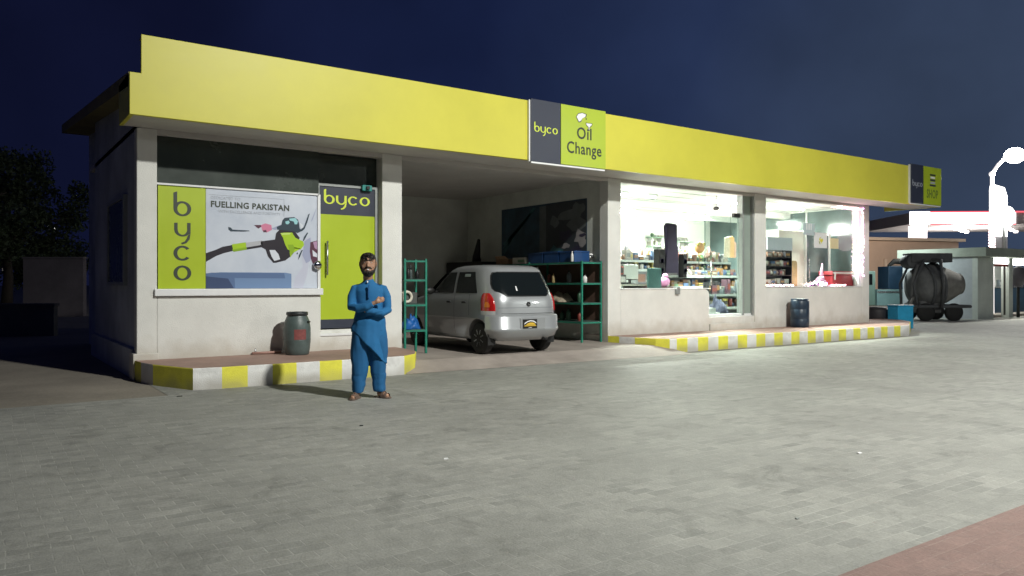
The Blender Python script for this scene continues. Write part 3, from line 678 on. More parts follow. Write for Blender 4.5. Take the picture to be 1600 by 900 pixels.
# side windows, seams, handles on both sides
for s in (-1, 1):
    for (y0, y1, y0t, y1t, nm) in ((.62, 1.36, .80, 1.34, 'rear_side_window'), (1.44, 2.52, 1.42, 1.98, 'front_side_window')):
        m = MB()
        rows = 7
        for r_ in range(rows):
            za = .995+(1.375-.995)*r_/rows; zb = .995+(1.375-.995)*(r_+1)/rows
            def lim(z): k = (z-.995)/.38; return y0+(y0t-y0)*k, y1+(y1t-y1)*k
            (a0, a1), (b0, b1) = lim(za), lim(zb); K = 8
            A = [side(a0+(a1-a0)*i/K, za, s, .005) for i in range(K+1)]; Bq = [side(b0+(b1-b0)*i/K, zb, s, .005) for i in range(K+1)]
            m.add(A+Bq, [(i, i+1, K+2+i, K+1+i) for i in range(K)], CARG, True)
        sw = m.build(nm, car)
        if s < 0 and nm == 'rear_side_window':
            m = MB(); A = [side(y, z, s, .008) for y, z in ((.92, 1.29), (1.12, 1.29), (1.12, 1.34), (.92, 1.34))]
            m.add(A, [(0, 1, 2, 3)], mat('pale_sticker', (.35, .42, .38), .6)); m.build('sticker', sw)
    for y in (1.38, 2.38, .86):
        m = MB(); z0 = .26 if y > 1 else .60
        A = [side(y-.004, z0+(.98-z0)*i/8, s, .002) for i in range(9)]; Bq = [side(y+.004, z0+(.98-z0)*i/8, s, .002) for i in range(9)]
        m.add(A+Bq, [(i, i+1, 10+i, 9+i) for i in range(8)], CARB); m.build('door_seam', car)
    for y in (1.02, 1.56):
        m = MB(); p = side(y, .83, s, .01); m.cbox(p, (.03, .13, .035), CARB); m.build('door_handle', car, bevel=.008)
    m = MB(); p = side(2.28, 1.03, s, .09); m.ell(p, (.10, .04, .065), CARB); m.tube([side(2.3, .99, s, 0), p], .02, CARB); m.build('wing_mirror', car)
m = MB()
K = 10
for za, zb in ((1.02, 1.2), (1.2, 1.38)):
    A = []; Bq = []
    for i in range(K+1):
        k = -1+2*i/K
        for z, L_ in ((za, A), (zb, Bq)):
            _, y0, y1, w = lev(z); L_.append(Vector((k*w*.88, y1+.006-.12*abs(k)**3, z)))
    m.add(A+Bq, [(i, i+1, K+2+i, K+1+i) for i in range(K)], CARG, True)
m.build('windscreen', car)
WHM = mat('hub_cap_silver', (.75, .76, .75), .3, .2, 12)
wheel = None
for y in WY:
    for s in (-1, 1):
        Mw = Matrix.Rotation(R(90), 4, 'Y') if s > 0 else Matrix.Rotation(R(-90), 4, 'Y')
        t = MB(); t.lathe([(.17, .0), (.25, .0), (.268, -.015), (.275, -.04), (.275, -.12), (.265, -.15), (.2, -.16), (.17, -.16)], RUB, 36, M=Matrix.Translation((s*.715, y, WR)) @ Mw)
        w = t.build('wheel', car)
        t = MB(); A = Matrix.Translation((s*.71, y, WR)) @ Mw
        t.lathe([(.001, .004), (.06, .004), (.075, -.008), (.155, -.012), (.172, .002), (.178, -.01), (.178, -.04)], WHM, 30, M=A)
        for k in range(8):
            a = 2*math.pi*k/8; t.cbox((.115*math.cos(a), .115*math.sin(a), -.004), (.045, .026, .01), CARB, a, M=A)
        for k in range(8):
            a = 2*math.pi*(k+.5)/8; t.cbox((.115*math.cos(a), .115*math.sin(a), -.002), (.09, .02, .014), WHM, a, M=A)
        t.build('rim', w)
for s in (-1, 1): m = MB(); m.box(s*.64-.08, s*.64+.08, .26, .268, .10, .30, CARB); m.build('mudflap', car)
m = MB(); m.box(-.6, .6, .4, 3.1, .16, .24, CARB); m.tube([(.35, .0, .19), (.35, .5, .19)], .02, BLACK); m.build('underbody', car)

for o in car.children:
    if not o.name.startswith('wheel'): o.location.z = .07

# ------------------------------------------------------------------ right storage rack and what lies on it
BRN = mat('brown_board', (.15, .085, .06), .8, .3, 4)
RX0, RX1 = 10.42, 10.98
t = thing('storage_rack', 'long green steel rack with brown back boards along the right wall of the bay', 'rack', (RX0, 12.2, .15))
ys = (12.25, 14.1, 16.0)
for y in ys:
    for xx in (RX0, RX1-.03):
        m = MB(); m.box(xx, xx+.035, y, y+.035, .15, 1.87, GREEN); part(m, 'leg', t)
for z in (1.84, 1.40, .98, .58):
    m = MB(); m.box(RX0+.004, RX1, ys[0]+.004, ys[-1]+.03, z, z+.012, mat('shelf_sheet', (.05, .11, .09), .6, .3, 6)); m.box(RX0-.002, RX0+.02, ys[0]+.036, ys[-1], z-.03, z-.001, GREEN); m.box(RX0+.036, RX1-.031, ys[0]-.002, ys[0]+.025, z-.03, z-.001, GREEN)
    part(m, 'shelf', t)
m = MB(); m.box(RX1+.008, RX1+.02, ys[0], ys[-1], .60, 1.83, BRN); part(m, 'back_board', t)
BLU = mat('blue_crate', (.012, .06, .19), .45, .25, 6)
def crate(loc, d, mm, label, grp=None):
    t = thing('crate', label, 'crate', loc, 0, grp); m = MB(); w, l, h = d
    for a in ((-w/2, -w/2+.015, -l/2, l/2), (w/2-.015, w/2, -l/2, l/2), (-w/2+.015, w/2-.015, -l/2, -l/2+.015), (-w/2+.015, w/2-.015, l/2-.015, l/2)): m.box(*a, 0, h, mm)
    m.box(-w/2+.015, w/2-.015, -l/2+.015, l/2-.015, 0, .012, mm); m.build('tub', t)
    m = MB(); m.box(-w/2-.012, -w/2-.001, -l/2-.01, l/2+.01, h-.03, h, mm); m.box(-w/2, w/2, -l/2-.012, -l/2-.001, h-.03, h, mm); m.build('rim', t)
crate((10.72, 12.85, 1.853), (.42, .50, .24), BLU, 'blue plastic crate on top of the rack, nearest the bay opening', 'crates on the rack')
crate((10.72, 13.40, 1.853), (.42, .52, .25), BLU, 'blue plastic crate on top of the rack, the second from the opening', 'crates on the rack')
crate((10.72, 13.98, 1.853), (.42, .54, .24), mat('blue_crate_b', (.012, .05, .15), .45, .25, 6), 'darker blue crate on top of the rack next to the white carton', 'crates on the rack')
def simple(name, label, cat, mb, loc=(0, 0, 0), bevel=.004, grp=None):
    o = mb.build(name, None, False, bevel); o.location = loc; return tag(o, label, cat, grp)
m = MB(); m.box(-.12, .12, -.26, .26, 0, .15, mat('white_carton', (.62, .60, .52), .7, .1, 8)); m.box(-.123, -.12, -.2, .05, .04, .10, mat('carton_print', (.18, .34, .2), .6)); simple('carton', 'white printed carton on top of the bay rack', 'box', m, (10.62, 14.6, 1.853))
m = MB(); m.box(-.12, .12, -.26, .26, 0, .13, mat('brown_carton', (.30, .19, .11), .8, .2, 8)); m.add([(-.12, -.26, .13), (-.12, .26, .13), (-.2, .22, .2), (-.2, -.22, .2)], [(0, 1, 2, 3)], MATS['brown_carton']); simple('carton', 'open brown cardboard carton on top of the bay rack', 'box', m, (10.62, 15.3, 1.853))
BOT = mat('white_bottle', (.68, .68, .66), .4)
def bottle(loc, h, r, mm, label, grp=None, cap=None):
    m = MB(); m.lathe([(r*.9, 0), (r, .03*h), (r, .62*h), (r*.8, .74*h), (r*.36, .82*h), (r*.36, .9*h)], mm, 14); m.lathe([(r*.42, .9*h), (r*.42, h), (.001, h)], cap or mm, 12)
    o = m.build('bottle'); o.location = loc; return tag(o, label, 'bottle', grp)
bottle((10.55, 13.95, 1.412), .36, .045, BOT, 'tall white bottle on the middle of the rack shelf above the car roof')
bottle((10.50, 13.30, 1.412), .2, .035, mat('amber_bottle', (.30, .22, .10), .4), 'small amber bottle on the upper shelf of the bay rack')
bottle((10.60, 12.36, 1.412), .17, .05, BOT, 'short white oil can on the upper shelf at the rack end', cap=BLACK)
bottle((10.58, 12.85, 2.095), .11, .03, BOT, 'small white bottle standing in the nearest blue crate') if False else None
bottle((10.47, 12.62, 1.86), .22, .03, BOT, 'slim white bottle in front of the nearest blue crate')
rb_ = random.Random(11); OC = [('dark green', (.03, .09, .05)), ('rust red', (.20, .04, .03)), ('dull yellow', (.32, .25, .06)), ('grey', (.18, .19, .19)), ('blue', (.03, .08, .20))]
for z, zn in ((1.412, 'upper'), (.992, 'middle'), (.592, 'low')):
    y = 12.55 if z < 1.3 else 13.0; prev = 'the rack end'
    while y < 15.6:
        if not (z == .992 and 12.75 < y < 14.85) and not (z == 1.412 and abs(y-13.3) < .12) and not (z == 1.412 and abs(y-13.95) < .12):
            nm_, cc = OC[rb_.randrange(5)]; bottle((10.62+rb_.uniform(-.08, .1), y, z), rb_.uniform(.16, .28), rb_.uniform(.035, .06), mat('oil_can_'+nm_.replace(' ', '_'), cc, .45, .3, 14), '%s oil can on the %s bay rack shelf, next to %s' % (nm_, zn, prev), 'oil cans on the bay rack', BLACK); prev = 'a %s can' % nm_
        y += rb_.uniform(.14, .34)
# cloth heap
def heap(name, label, loc, d, mm, seed, cat='cloth'):
    m = MB(); n = 18; vs = []; fs = []
    for i in range(n+1):
        for j in range(n+1):
            a, b = -1+2*i/n, -1+2*j/n; r2 = max(0, 1-(a*a*.9+b*b*.9)**1.4)
            h = r2*(.55+.9*abs(noise.noise(Vector((a*2.3+seed, b*2.3, seed)))) + .35*noise.noise(Vector((a*6, b*6+seed, 1))))
            vs.append((a*d[0]/2, b*d[1]/2, max(0, h)*d[2]))
    for i in range(n):
        for j in range(n): fs.append((i*(n+1)+j, (i+1)*(n+1)+j, (i+1)*(n+1)+j+1, i*(n+1)+j+1))
    fs.append(tuple([j for j in range(n+1)]+[(i*(n+1)+n) for i in range(1, n+1)]+[n*(n+1)+j for j in range(n-1, -1, -1)]+[i*(n+1) for i in range(n-1, 0, -1)]))
    m.add(vs, fs, mm, True); o = m.build(name); o.location = loc; return tag(o, label, cat)
heap('rag_heap', 'crumpled beige rags on the middle shelf of the bay rack beside the tail lamp', (10.62, 13.2, .993), (.42, .75, .24), mat('beige_rag', (.42, .36, .27), .9, .4, 14), 3.1)
heap('rag_heap', 'dark oily rags behind the beige ones on the bay rack', (10.62, 14.4, .993), (.42, .7, .2), mat('oily_rag', (.05, .05, .05), .8, .4, 14), 8.1)
# wall tap
m = MB(); m.tube([(11.08, 12.62, 1.98), (10.98, 12.62, 1.98), (10.94, 12.62, 1.93)], .02, STEEL); m.ell((10.99, 12.62, 2.02), (.05, .05, .03), WHT); tag(m.build('wall_tap'), 'small white-handled tap on the wall above the rack end', 'tap')
# workbench with dark clutter at the back of the bay
t = thing('workbench', 'dark cluttered workbench in the rear corner of the bay', 'workbench', (9.4, 17.3, .17))
DK = mat('dark_bench', (.03, .03, .028), .7, .3, 5)
m = MB(); m.box(8.6, 11.05, 16.85, 17.75, 1.02, 1.08, DK); part(m, 'top', t)
for xx in (8.65, 10.95):
    for yy in (16.9, 17.65): m = MB(); m.box(xx, xx+.05, yy, yy+.05, .17, 1.02, DK); part(m, 'leg', t)
t = thing('cabinet', 'tall dark steel cabinet in the rear right corner of the bay', 'cabinet', (10.6, 16.6, .17))
m = MB(); m.box(10.35, 11.06, 16.2, 17.7, .17, 1.95, DK); part(m, 'case', t, bevel=.01)
m = MB(); m.box(10.335, 10.349, 16.22, 16.93, .25, 1.9, DK); m.box(10.335, 10.349, 16.96, 17.68, .25, 1.9, DK); part(m, 'door', t)
m = MB(); m.tube([(10.6, 16.6, 1.95), (10.6, 16.6, 2.1), (10.66, 16.6, 2.45), (10.6, 16.5, 2.5)], [.12, .1, .05, .04], BLACK, 14); tag(m.build('air_gun'), 'dark upright nozzle-shaped tool standing on the cabinet', 'tool')
# dim poster on the bay's right wall
m = MB(); Xw = 11.08-.012
def bp(u, v): p = on_x(u, v, Xw); return (p.y, p.z)
ya, yb = 12.84, 16.15
PZ = (1.93, 3.27)
m.box(Xw, 11.075, ya, yb, PZ[0], PZ[1], mat('bay_poster_navy', (.03, .075, .12), .35, .7, 1.8, tint=(.012, .025, .04)))
rnd = random.Random(4)
def bpoly(cy, cz, ry, rz, mm, lay, n=11, jag=.35):
    v = []
    for i in range(n):
        a = 2*math.pi*i/n; r = 1+rnd.uniform(-jag, jag)
        v.append((Xw-.001*lay, min(yb-.02, max(ya+.02, cy+ry*r*math.cos(a))), min(PZ[1]-.02, max(PZ[0]+.02, cz+rz*r*math.sin(a)))))
    m.add(v, [tuple(range(n))], mm)
PTEAL = mat('bay_print_teal', (.06, .16, .18), .4, .3, 3); PSLT = mat('bay_print_slate', (.05, .06, .07), .4, .3, 3); PPALE = mat('bay_print_pale', (.36, .34, .34), .4, .2, 4); PGRY = mat('bay_print_grey', (.14, .155, .16), .4, .3, 4); PPLUM = mat('bay_print_plum', (.05, .045, .08), .4)
for k in range(7): m.add([(Xw-.001, 14.7+.2*k*.8, 3.2-k*.12), (Xw-.001, 14.8+.2*k*.8, 3.22-k*.12), (Xw-.001, min(16.1, 15.5+.2*k), 2.7-k*.1), (Xw-.001, min(16.1, 15.4+.2*k), 2.66-k*.1)], [(0, 1, 2, 3)], PTEAL)
m.add([(Xw-.001, ya+.02, PZ[0]+.02), (Xw-.001, 14.3, PZ[0]+.02), (Xw-.001, 14.3, PZ[1]-.02), (Xw-.001, ya+.02, PZ[1]-.02)], [(0, 1, 2, 3)], PSLT)
m.add([(Xw-.0015, 14.3, PZ[0]+.1), (Xw-.0015, 14.55, PZ[0]+.1), (Xw-.0015, 14.55, PZ[1]-.05), (Xw-.0015, 14.3, PZ[1]-.05)], [(0, 1, 2, 3)], PGRY)
for a in ((14.0, 2.85, .16, .15, PGRY, 2), (13.5, 2.95, .4, .14, PGRY, 2), (13.1, 3.05, .2, .15, PGRY, 3), (13.2, 2.72, .28, .16, PGRY, 3), (13.05, 2.45, .2, .16, PPALE, 4), (13.0, 2.32, .16, .12, PPALE, 5), (13.55, 2.25, .16, .06, PPALE, 4), (13.9, 2.12, .2, .14, PTEAL, 4), (13.75, 2.02, .16, .06, PPALE, 5), (13.2, 2.12, .25, .12, PPLUM, 5), (13.35, 2.03, .1, .05, PPALE, 6), (13.0, 2.0, .12, .03, PPALE, 6), (13.6, 2.5, .2, .12, PPLUM, 3), (12.98, 2.47, .1, .04, PPLUM, 7)): bpoly(*a)
tag(m.build('wall_poster'), 'wide dim blue and grey photo poster on the right wall of the bay', 'poster')

# left rack
t = thing('storage_rack', 'narrow upright green steel rack between the white pillar and the car', 'rack', (6.25, 12.15, .15))
for xx, y in ((6.24, 12.13), (6.60, 12.02), (6.26, 12.55), (6.62, 12.44)):
    m = MB(); m.box(xx, xx+.035, y, y+.035, .12, 1.83, GREEN); part(m, 'leg', t)
for z in (1.80, 1.46, 1.02, .57):
    m = MB(); v = [(6.25, 12.14), (6.63, 12.03), (6.65, 12.46), (6.27, 12.57)]
    if z < 1.7: m.prism(v, z, z+.012, MATS['shelf_sheet'])
    m.prism([(6.262, 12.125), (6.612, 12.018), (6.622, 12.045), (6.272, 12.15)], z-.032, z-.001, GREEN)
    part(m, 'shelf' if z < 1.7 else 'top_bar', t)
m = MB()
for k in range(2): m.tube([(.09*math.cos(R(a)), .0, .09+.09*math.sin(R(a))) for a in range(0, 361, 24)], .026, mat('cream_coil', (.66, .62, .52), .7), 8, cap=False, M=Matrix.Translation((0, .06*k, .03)) @ Matrix.Rotation(R(15*k), 4, 'Z'))
simple('hose_coil', 'small cream coiled hose on the middle shelf of the narrow rack', 'hose', m, (6.36, 12.26, 1.034), 0)
heap('plastic_bag', 'crumpled bright blue plastic bag on the bottom shelf of the narrow rack', (6.44, 12.28, .582), (.34, .36, .22), mat('blue_bag', (.02, .13, .42), .35, .3, 14), 5.5, 'bag')
for k, (xx, yy, h) in enumerate(((6.36, 12.22, .2), (6.45, 12.3, .24), (6.53, 12.2, .18))): bottle((xx, yy, 1.034+.44*0+.0) if False else (xx, yy, 1.474), h, .035, BLACK if k != 1 else GB, ['left black bottle on the upper shelf of the narrow rack', 'tall grey-green bottle in the middle of the narrow rack shelf', 'right short black bottle on the upper shelf of the narrow rack'][k], 'dark bottles on the narrow rack')
m = MB(); m.box(-.14, .14, -.1, .1, 0, .2, mat('dull_box', (.08, .085, .08), .7)); simple('carton', 'dull dark box behind the cream hose on the narrow rack', 'box', m, (6.46, 12.4, 1.034))

# ------------------------------------------------------------------ man with folded arms
def remesh(mb, name, parent, mm, vox=.008, smooth=3, disp=None, dec=None):
    o = mb.build('tmp')
    md = o.modifiers.new('r', 'REMESH'); md.mode = 'VOXEL'; md.voxel_size = vox
    if smooth: s = o.modifiers.new('s', 'SMOOTH'); s.iterations = smooth; s.factor = .5
    dg = bpy.context.evaluated_depsgraph_get(); me = bpy.data.meshes.new_from_object(o.evaluated_get(dg)); bpy.data.objects.remove(o)
    me.materials.clear(); me.materials.append(mm)
    if disp:
        for v in me.vertices:
            v.co += v.normal*disp(v.co)
    for p in me.polygons: p.use_smooth = True; p.material_index = 0
    o = bpy.data.objects.new(name, me); COL.objects.link(o); o.parent = parent; return o
pm_loc = at_depth(577, 621, 9.27)
man = thing('person', 'standing man in a bright blue tunic and loose trousers with folded arms and dark beard', 'person', (pm_loc.x, pm_loc.y, .006), R(-24.7))
SKIN = mat('brown_skin', (.36, .20, .125), .5, .12, 9)
HAIR = mat('dark_hair', (.018, .013, .010), .6, .4, 60, .5, 160)
CLO = mat('blue_cotton', (.010, .120, .29), .85, .06, 5)
CLO2 = mat('blue_cotton_trousers', (.008, .098, .245), .85, .08, 5)
def ering(cx, cy, z, a, b, n=28, tilt=0.0, tiltx=0.0):
    return [(cx+a*math.cos(2*math.pi*k/n), cy+b*math.sin(2*math.pi*k/n), z+tilt*math.sin(2*math.pi*k/n)+tiltx*math.cos(2*math.pi*k/n)) for k in range(n)]
m = MB(); HX, HY = -.015, -.03
m.rings([ering(HX+a, HY+b, z, c*(1.1 if z > 1.5 else 1), d*1.04) for a, b, z, c, d in [(0, .01, 1.40, .06, .065), (0, .01, 1.46, .058, .06), (0, 0, 1.50, .056, .06), (0, -.015, 1.515, .045, .07), (0, -.02, 1.535, .058, .082), (0, -.015, 1.56, .067, .088), (0, -.008, 1.60, .074, .094), (0, -.002, 1.64, .078, .098), (0, .004, 1.68, .078, .098), (0, .008, 1.71, .070, .088), (0, .01, 1.735, .052, .066), (0, .01, 1.75, .02, .03)]], SKIN)
m.tube([(HX, HY-.092, 1.66), (HX, HY-.108, 1.635), (HX, HY-.122, 1.612), (HX, HY-.10, 1.598)], [.010, .012, .017, .012], SKIN, 10)
for s in (-1, 1):
    m.ell((HX+s*.088, HY+.008, 1.635), (.011, .024, .034), SKIN)
    m.ell((HX+s*.034, HY-.082, 1.668), (.026, .014, .010), SKIN); m.ell((HX+s*.045, HY-.070, 1.605), (.024, .022, .022), SKIN)
m.ell((HX, HY-.092, 1.572), (.026, .014, .010), SKIN)
# trunk, legs and arms under the clothes
m.rings([ering(0, 0, z, a, b) for z, a, b in [(.84, .12, .09), (.92, .155, .11), (1.05, .145, .10), (1.2, .16, .11), (1.32, .16, .10), (1.39, .11, .08), (1.43, .07, .06)]], SKIN)
for s, fx, fy in ((-1, -.15, -.02), (1, .125, .03)):
    m.tube([(s*.08, 0, .9), (s*.10, -.01, .5), (fx, fy+.01, .09)], [.085, .058, .038], SKIN, 14)
    dx = -.045 if s < 0 else .085; dy = -.11 if s < 0 else -.075
    m.tube([(fx, fy+.045, .045), (fx, fy+.0, .055), (fx+dx*.5, fy+dy*.5, .042), (fx+dx, fy+dy, .028), (fx+dx*1.25, fy+dy*1.25, .024)], [.026, .038, .034, .036, .02], SKIN, 12)
AR = [[(-.17, .01, 1.375), (-.205, -.01, 1.26), (-.212, -.055, 1.13), (-.13, -.165, 1.115), (-.03, -.215, 1.14), (.065, -.225, 1.185)],
      [(.17, .01, 1.375), (.207, -.01, 1.25), (.222, -.06, 1.09), (.14, -.165, 1.055), (.04, -.185, 1.075), (-.06, -.165, 1.09)]]
for a in AR: m.tube(a, [.032, .038, .038, .036, .032, .024], SKIN, 14)
# hand lying over the other upper arm: palm, four fingers, thumb
m.tube([(.065, -.225, 1.185), (.095, -.228, 1.20), (.115, -.222, 1.212)], [.022, .030, .026], SKIN, 12)
for k, (dz, L_) in enumerate(((.028, .052), (.010, .062), (-.008, .060), (-.025, .048))):
    b_ = Vector((.115, -.225, 1.21+dz)); m.tube([b_, b_+Vector((L_*.5, -.004, .010)), b_+Vector((L_*.9, .012, .012)), b_+Vector((L_*1.1, .030, .010))], [.0095, .009, .0085, .006], SKIN, 8)
m.tube([(.085, -.235, 1.215), (.100, -.238, 1.242), (.118, -.232, 1.262)], [.011, .010, .007], SKIN, 8)
body_m = remesh(m, 'body', man, SKIN, .0065, 2)
# tunic
def hem(x): return .845-1.0*max(0, min(.40, (x+.20)))-(.02 if x > .1 else 0)
m = MB(); rr = []
for z, a, b, cx, cy in [(1.455, .066, .068, -.01, -.02), (1.425, .085, .078, -.01, -.01), (1.405, .125, .090, -.005, 0), (1.38, .165, .102, 0, 0), (1.33, .185, .115, 0, 0), (1.25, .18, .122, 0, 0), (1.15, .165, .125, 0, -.005), (1.05, .172, .135, 0, -.005), (.97, .194, .148, 0, -.005), (.90, .207, .155, -.005, 0)]:
    rr.append(ering(cx, cy, z, a, b, 40))
for k in range(1, 9):
    f = k/8; ring_ = []
    for j in range(40):
        t_ = 2*math.pi*j/40; a = .212+.008*f; b = .155+.02*f; xx = -.005+a*math.cos(t_)*(1-.02*f); yy = b*math.sin(t_)
        h = hem(xx) if yy < .05 else max(.46, hem(xx)-.10)
        w_ = 1+.018*f*math.sin(4*t_+1); ring_.append((xx*w_, yy*w_, .90+(h-.90)*f))
    rr.append(ring_)
m.rings(rr, CLO)
for a in AR:
    pts = [Vector(p) for p in a]; m.tube([pts[0]-Vector((.05*(1 if a is AR[1] else -1), 0, .01))]+[pts[0]-Vector((.004*(1 if a is AR[1] else -1), 0, .02))]+pts[1:-1]+[pts[-2].lerp(pts[-1], .75)], [.045, .058, .060, .058, .052, .046, .042], CLO, 18)
m.tube([(-.01, -.02, 1.44), (-.01, -.02, 1.475)], [.066, .062], CLO, 24)
def dtun(c):
    f = .0
    if c.z < 1.0: f += .009*noise.noise(Vector((c.x*14+3, c.y*12, c.z*2.5)))
    f += .006*noise.noise(Vector((c.x*8, c.y*8, c.z*9)))+.0015*noise.noise(Vector((c.x*22+7, c.y*20, c.z*30)))
    d = (c.z-1.02)-.35*c.x; f -= .008*math.exp(-(d/.012)**2)
    return f
tun = remesh(m, 'tunic', man, CLO, .0095, 2, dtun)
m = MB(); m.box(-.016, .002, -.150, -.128, 1.24, 1.40, mat('blue_placket', (.006, .09, .25), .8)); m.build('placket', man, bevel=.002)
m = MB(); m.ell((-.022, -.100, 1.437), (.010, .008, .014), WHT); m.build('collar_button', man)
m = MB(); m.prism([(.075, -.06), (.145, -.045), (.15, .05), (.085, .05)], 1.402, 1.408, mat('navy_epaulette', (.008, .035, .12), .8)); m.build('shoulder_patch', man, bevel=.004)
# trousers
m = MB()
m.rings([ering(0, 0, z, a, b, 30) for z, a, b in [(1.0, .17, .12), (.9, .19, .13), (.82, .195, .135), (.76, .18, .125)]], CLO2)
for s, fx, fy in ((-1, -.145, -.015), (1, .125, .03)):
    m.rings([ering(s*x_ if z > .5 else (fx+(s*.105-fx)*(z/.5)), y_*1.0+(fy*(1-z/.85)), z, a, b, 24) for x_, y_, z, a, b in [(.10, 0, .86, .105, .125), (.105, 0, .72, .116, .13), (.11, 0, .58, .116, .125), (.11, 0, .45, .110, .118), (.11, 0, .32, .096, .104), (.11, 0, .20, .084, .092), (.11, 0, .11, .078, .088), (.11, 0, .075, .068, .080)]], CLO2)
tr = remesh(m, 'trousers', man, CLO2, .010, 2, lambda c: .011*noise.noise(Vector((c.x*16, c.y*16, c.z*3.0+5)))+.010*noise.noise(Vector((c.x*7+3, c.y*7, c.z*(16 if c.z < .3 else 8)))))
# sandals
SAN = mat('tan_leather', (.16, .11, .085), .6, .2, 20)
for s, fx, fy in ((-1, -.15, -.02), (1, .125, .03)):
    dx, dy = (-.045, -.11) if s < 0 else (.085, -.075)
    m = MB(); d = Vector((dx, dy, 0)).normalized(); q = Vector((-d.y, d.x, 0)); c = Vector((fx, fy, 0))
    pts = []
    for t_, w_ in ((-.075, .0), (-.068, .028), (-.03, .036), (.04, .036), (.10, .045), (.15, .042), (.175, .02)): pts.append(c+d*t_+q*w_)
    for t_, w_ in ((.175, -.02), (.15, -.042), (.10, -.045), (.04, -.036), (-.03, -.036), (-.068, -.028)): pts.append(c+d*t_+q*w_)
    m.prism([(p.x, p.y) for p in pts], 0, .018, SAN)
    m.build('sandal', man, bevel=.004)
    m = MB()
    for t_, h in ((.10, .062), (.055, .082)):
        A = [c+d*t_+q*(.047*math.cos(R(a)))+Vector((0, 0, .012+h*math.sin(R(a))*.95)) for a in range(0, 181, 15)]
        Bq = [p+d*.035+Vector((0, 0, -.006)) for p in A]
        m.add(A+Bq, [(i, i+1, 14+i, 13+i) for i in range(12)], SAN, True)
    m.build('sandal_strap', man)
# hair, beard, brows, eyes, lips
m = MB()
rr = []
for z, a, b, cy in [(1.63, .083, .085, .022), (1.66, .084, .092, .016), (1.69, .083, .100, .010), (1.715, .078, .098, .010), (1.74, .062, .080, .012), (1.757, .035, .048, .012), (1.764, .01, .015, .012)]:
    rr.append(ering(HX, HY+cy, z, a*1.05, b*1.04, 32))
m.rings(rr, HAIR)
for s in (-1, 1): m.ell((HX+s*.083, HY-.015, 1.650), (.006, .022, .046), HAIR)
hair = remesh(m, 'hair', man, HAIR, .006, 1, lambda c: .003*noise.noise(c*70)-(.022 if (c.z < 1.740 and c.y < HY-.045 and abs(c.x-HX) < .062) else 0))
m = MB()
m.rings([ering(HX, HY-.022, z, a*1.1, b*1.02, 28) for z, a, b in [(1.495, .028, .055), (1.51, .045, .078), (1.53, .058, .085), (1.555, .068, .086)]], HAIR)
for s in (-1, 1): m.tube([(HX+s*.086, HY-.01, 1.635), (HX+s*.082, HY-.03, 1.60), (HX+s*.068, HY-.06, 1.565), (HX+s*.035, HY-.095, 1.545), (HX, HY-.108, 1.54)], [.006, .010, .013, .016, .016], HAIR, 10)
m.tube([(HX-.042, HY-.088, 1.578), (HX-.02, HY-.105, 1.594), (HX, HY-.112, 1.597), (HX+.02, HY-.105, 1.594), (HX+.042, HY-.088, 1.578)], [.008, .010, .009, .010, .008], HAIR, 8)
remesh(m, 'beard', man, HAIR, .005, 1, lambda c: .0035*noise.noise(c*80))
m = MB(); m.ell((HX, HY-.114, 1.572), (.013, .006, .007), WHT); m.build('mouth_patch', man)  # small white patch at the mouth
EYE = mat('eye_white', (.45, .42, .40), .3); PUP = mat('pupil', (.01, .008, .006), .2)
for s in (-1, 1):
    m = MB(); m.ell((HX+s*.032, HY-.088, 1.650), (.013, .008, .006), EYE); m.ell((HX+s*.032, HY-.094, 1.650), (.0055, .004, .0055), PUP); m.build('eye', man)
    m = MB(); m.tube([(HX+s*.014, HY-.100, 1.667), (HX+s*.034, HY-.099, 1.674), (HX+s*.055, HY-.084, 1.668)], [.0045, .006, .004], HAIR, 8); m.build('eyebrow', man)

HC = Vector((HX, HY+.015, 1.45))
for o in man.children:
    if o.name.split('.')[0] in ('hair', 'beard', 'mouth_patch', 'eye', 'eyebrow', 'body'):
        for v in o.data.vertices:
            k = min(1, max(0, (v.co.z-1.46)/.05)); k = k if o.name.startswith('body') else 1
            v.co = v.co.lerp(HC+(v.co-HC)*1.12, k)
man.scale = (.975, .975, .975)
# ------------------------------------------------------------------ shop interior
LAMPM = mat('lit_tube', (.9, .9, .9), .5, emit=(1, 1, .94), es=30)
for k, (xx, y, ln) in enumerate(((13.2, 13.4, 1.2), (16.3, 13.2, 1.2), (15.4, 16.35, 1.2), (18.6, 16.35, 1.2), (19.0, 13.2, 1.2))):
    t = thing('ceiling_lamp', ['white tube lamp near the window at the left end of the shop ceiling', 'white tube lamp on the shop ceiling above the entrance', 'white tube lamp deep in the shop over the left shelves', 'white tube lamp deep in the shop over the right shelves', 'white tube lamp on the shop ceiling behind the right window'][k], 'ceiling lamp', (xx, y, 3.58), 0, 'tube lamps on the shop ceiling')
    m = MB(); m.box(-ln/2, ln/2, -.05, .05, -.04, 0, ALU); m.build('housing', t)
    m = MB(); m.tube([(-ln/2+.03, 0, -.065), (ln/2-.03, 0, -.065)], .022, LAMPM, 10); m.build('tube', t)
    l = light('tube_light', 'AREA', (xx, y, 3.47), 400 if y < 15 else 1050, (1, .975, .89), (xx, y, 0), size=1.1); l.data.shape = 'RECTANGLE'; l.data.size_y = .12
    l.data.spread = R(125 if y < 15 else 180)
    light('tube_side_light', 'POINT', (xx, y+.1, 3.36), 55 if y < 15 else 110, (1, 1, .93), shadow_soft_size=.2)
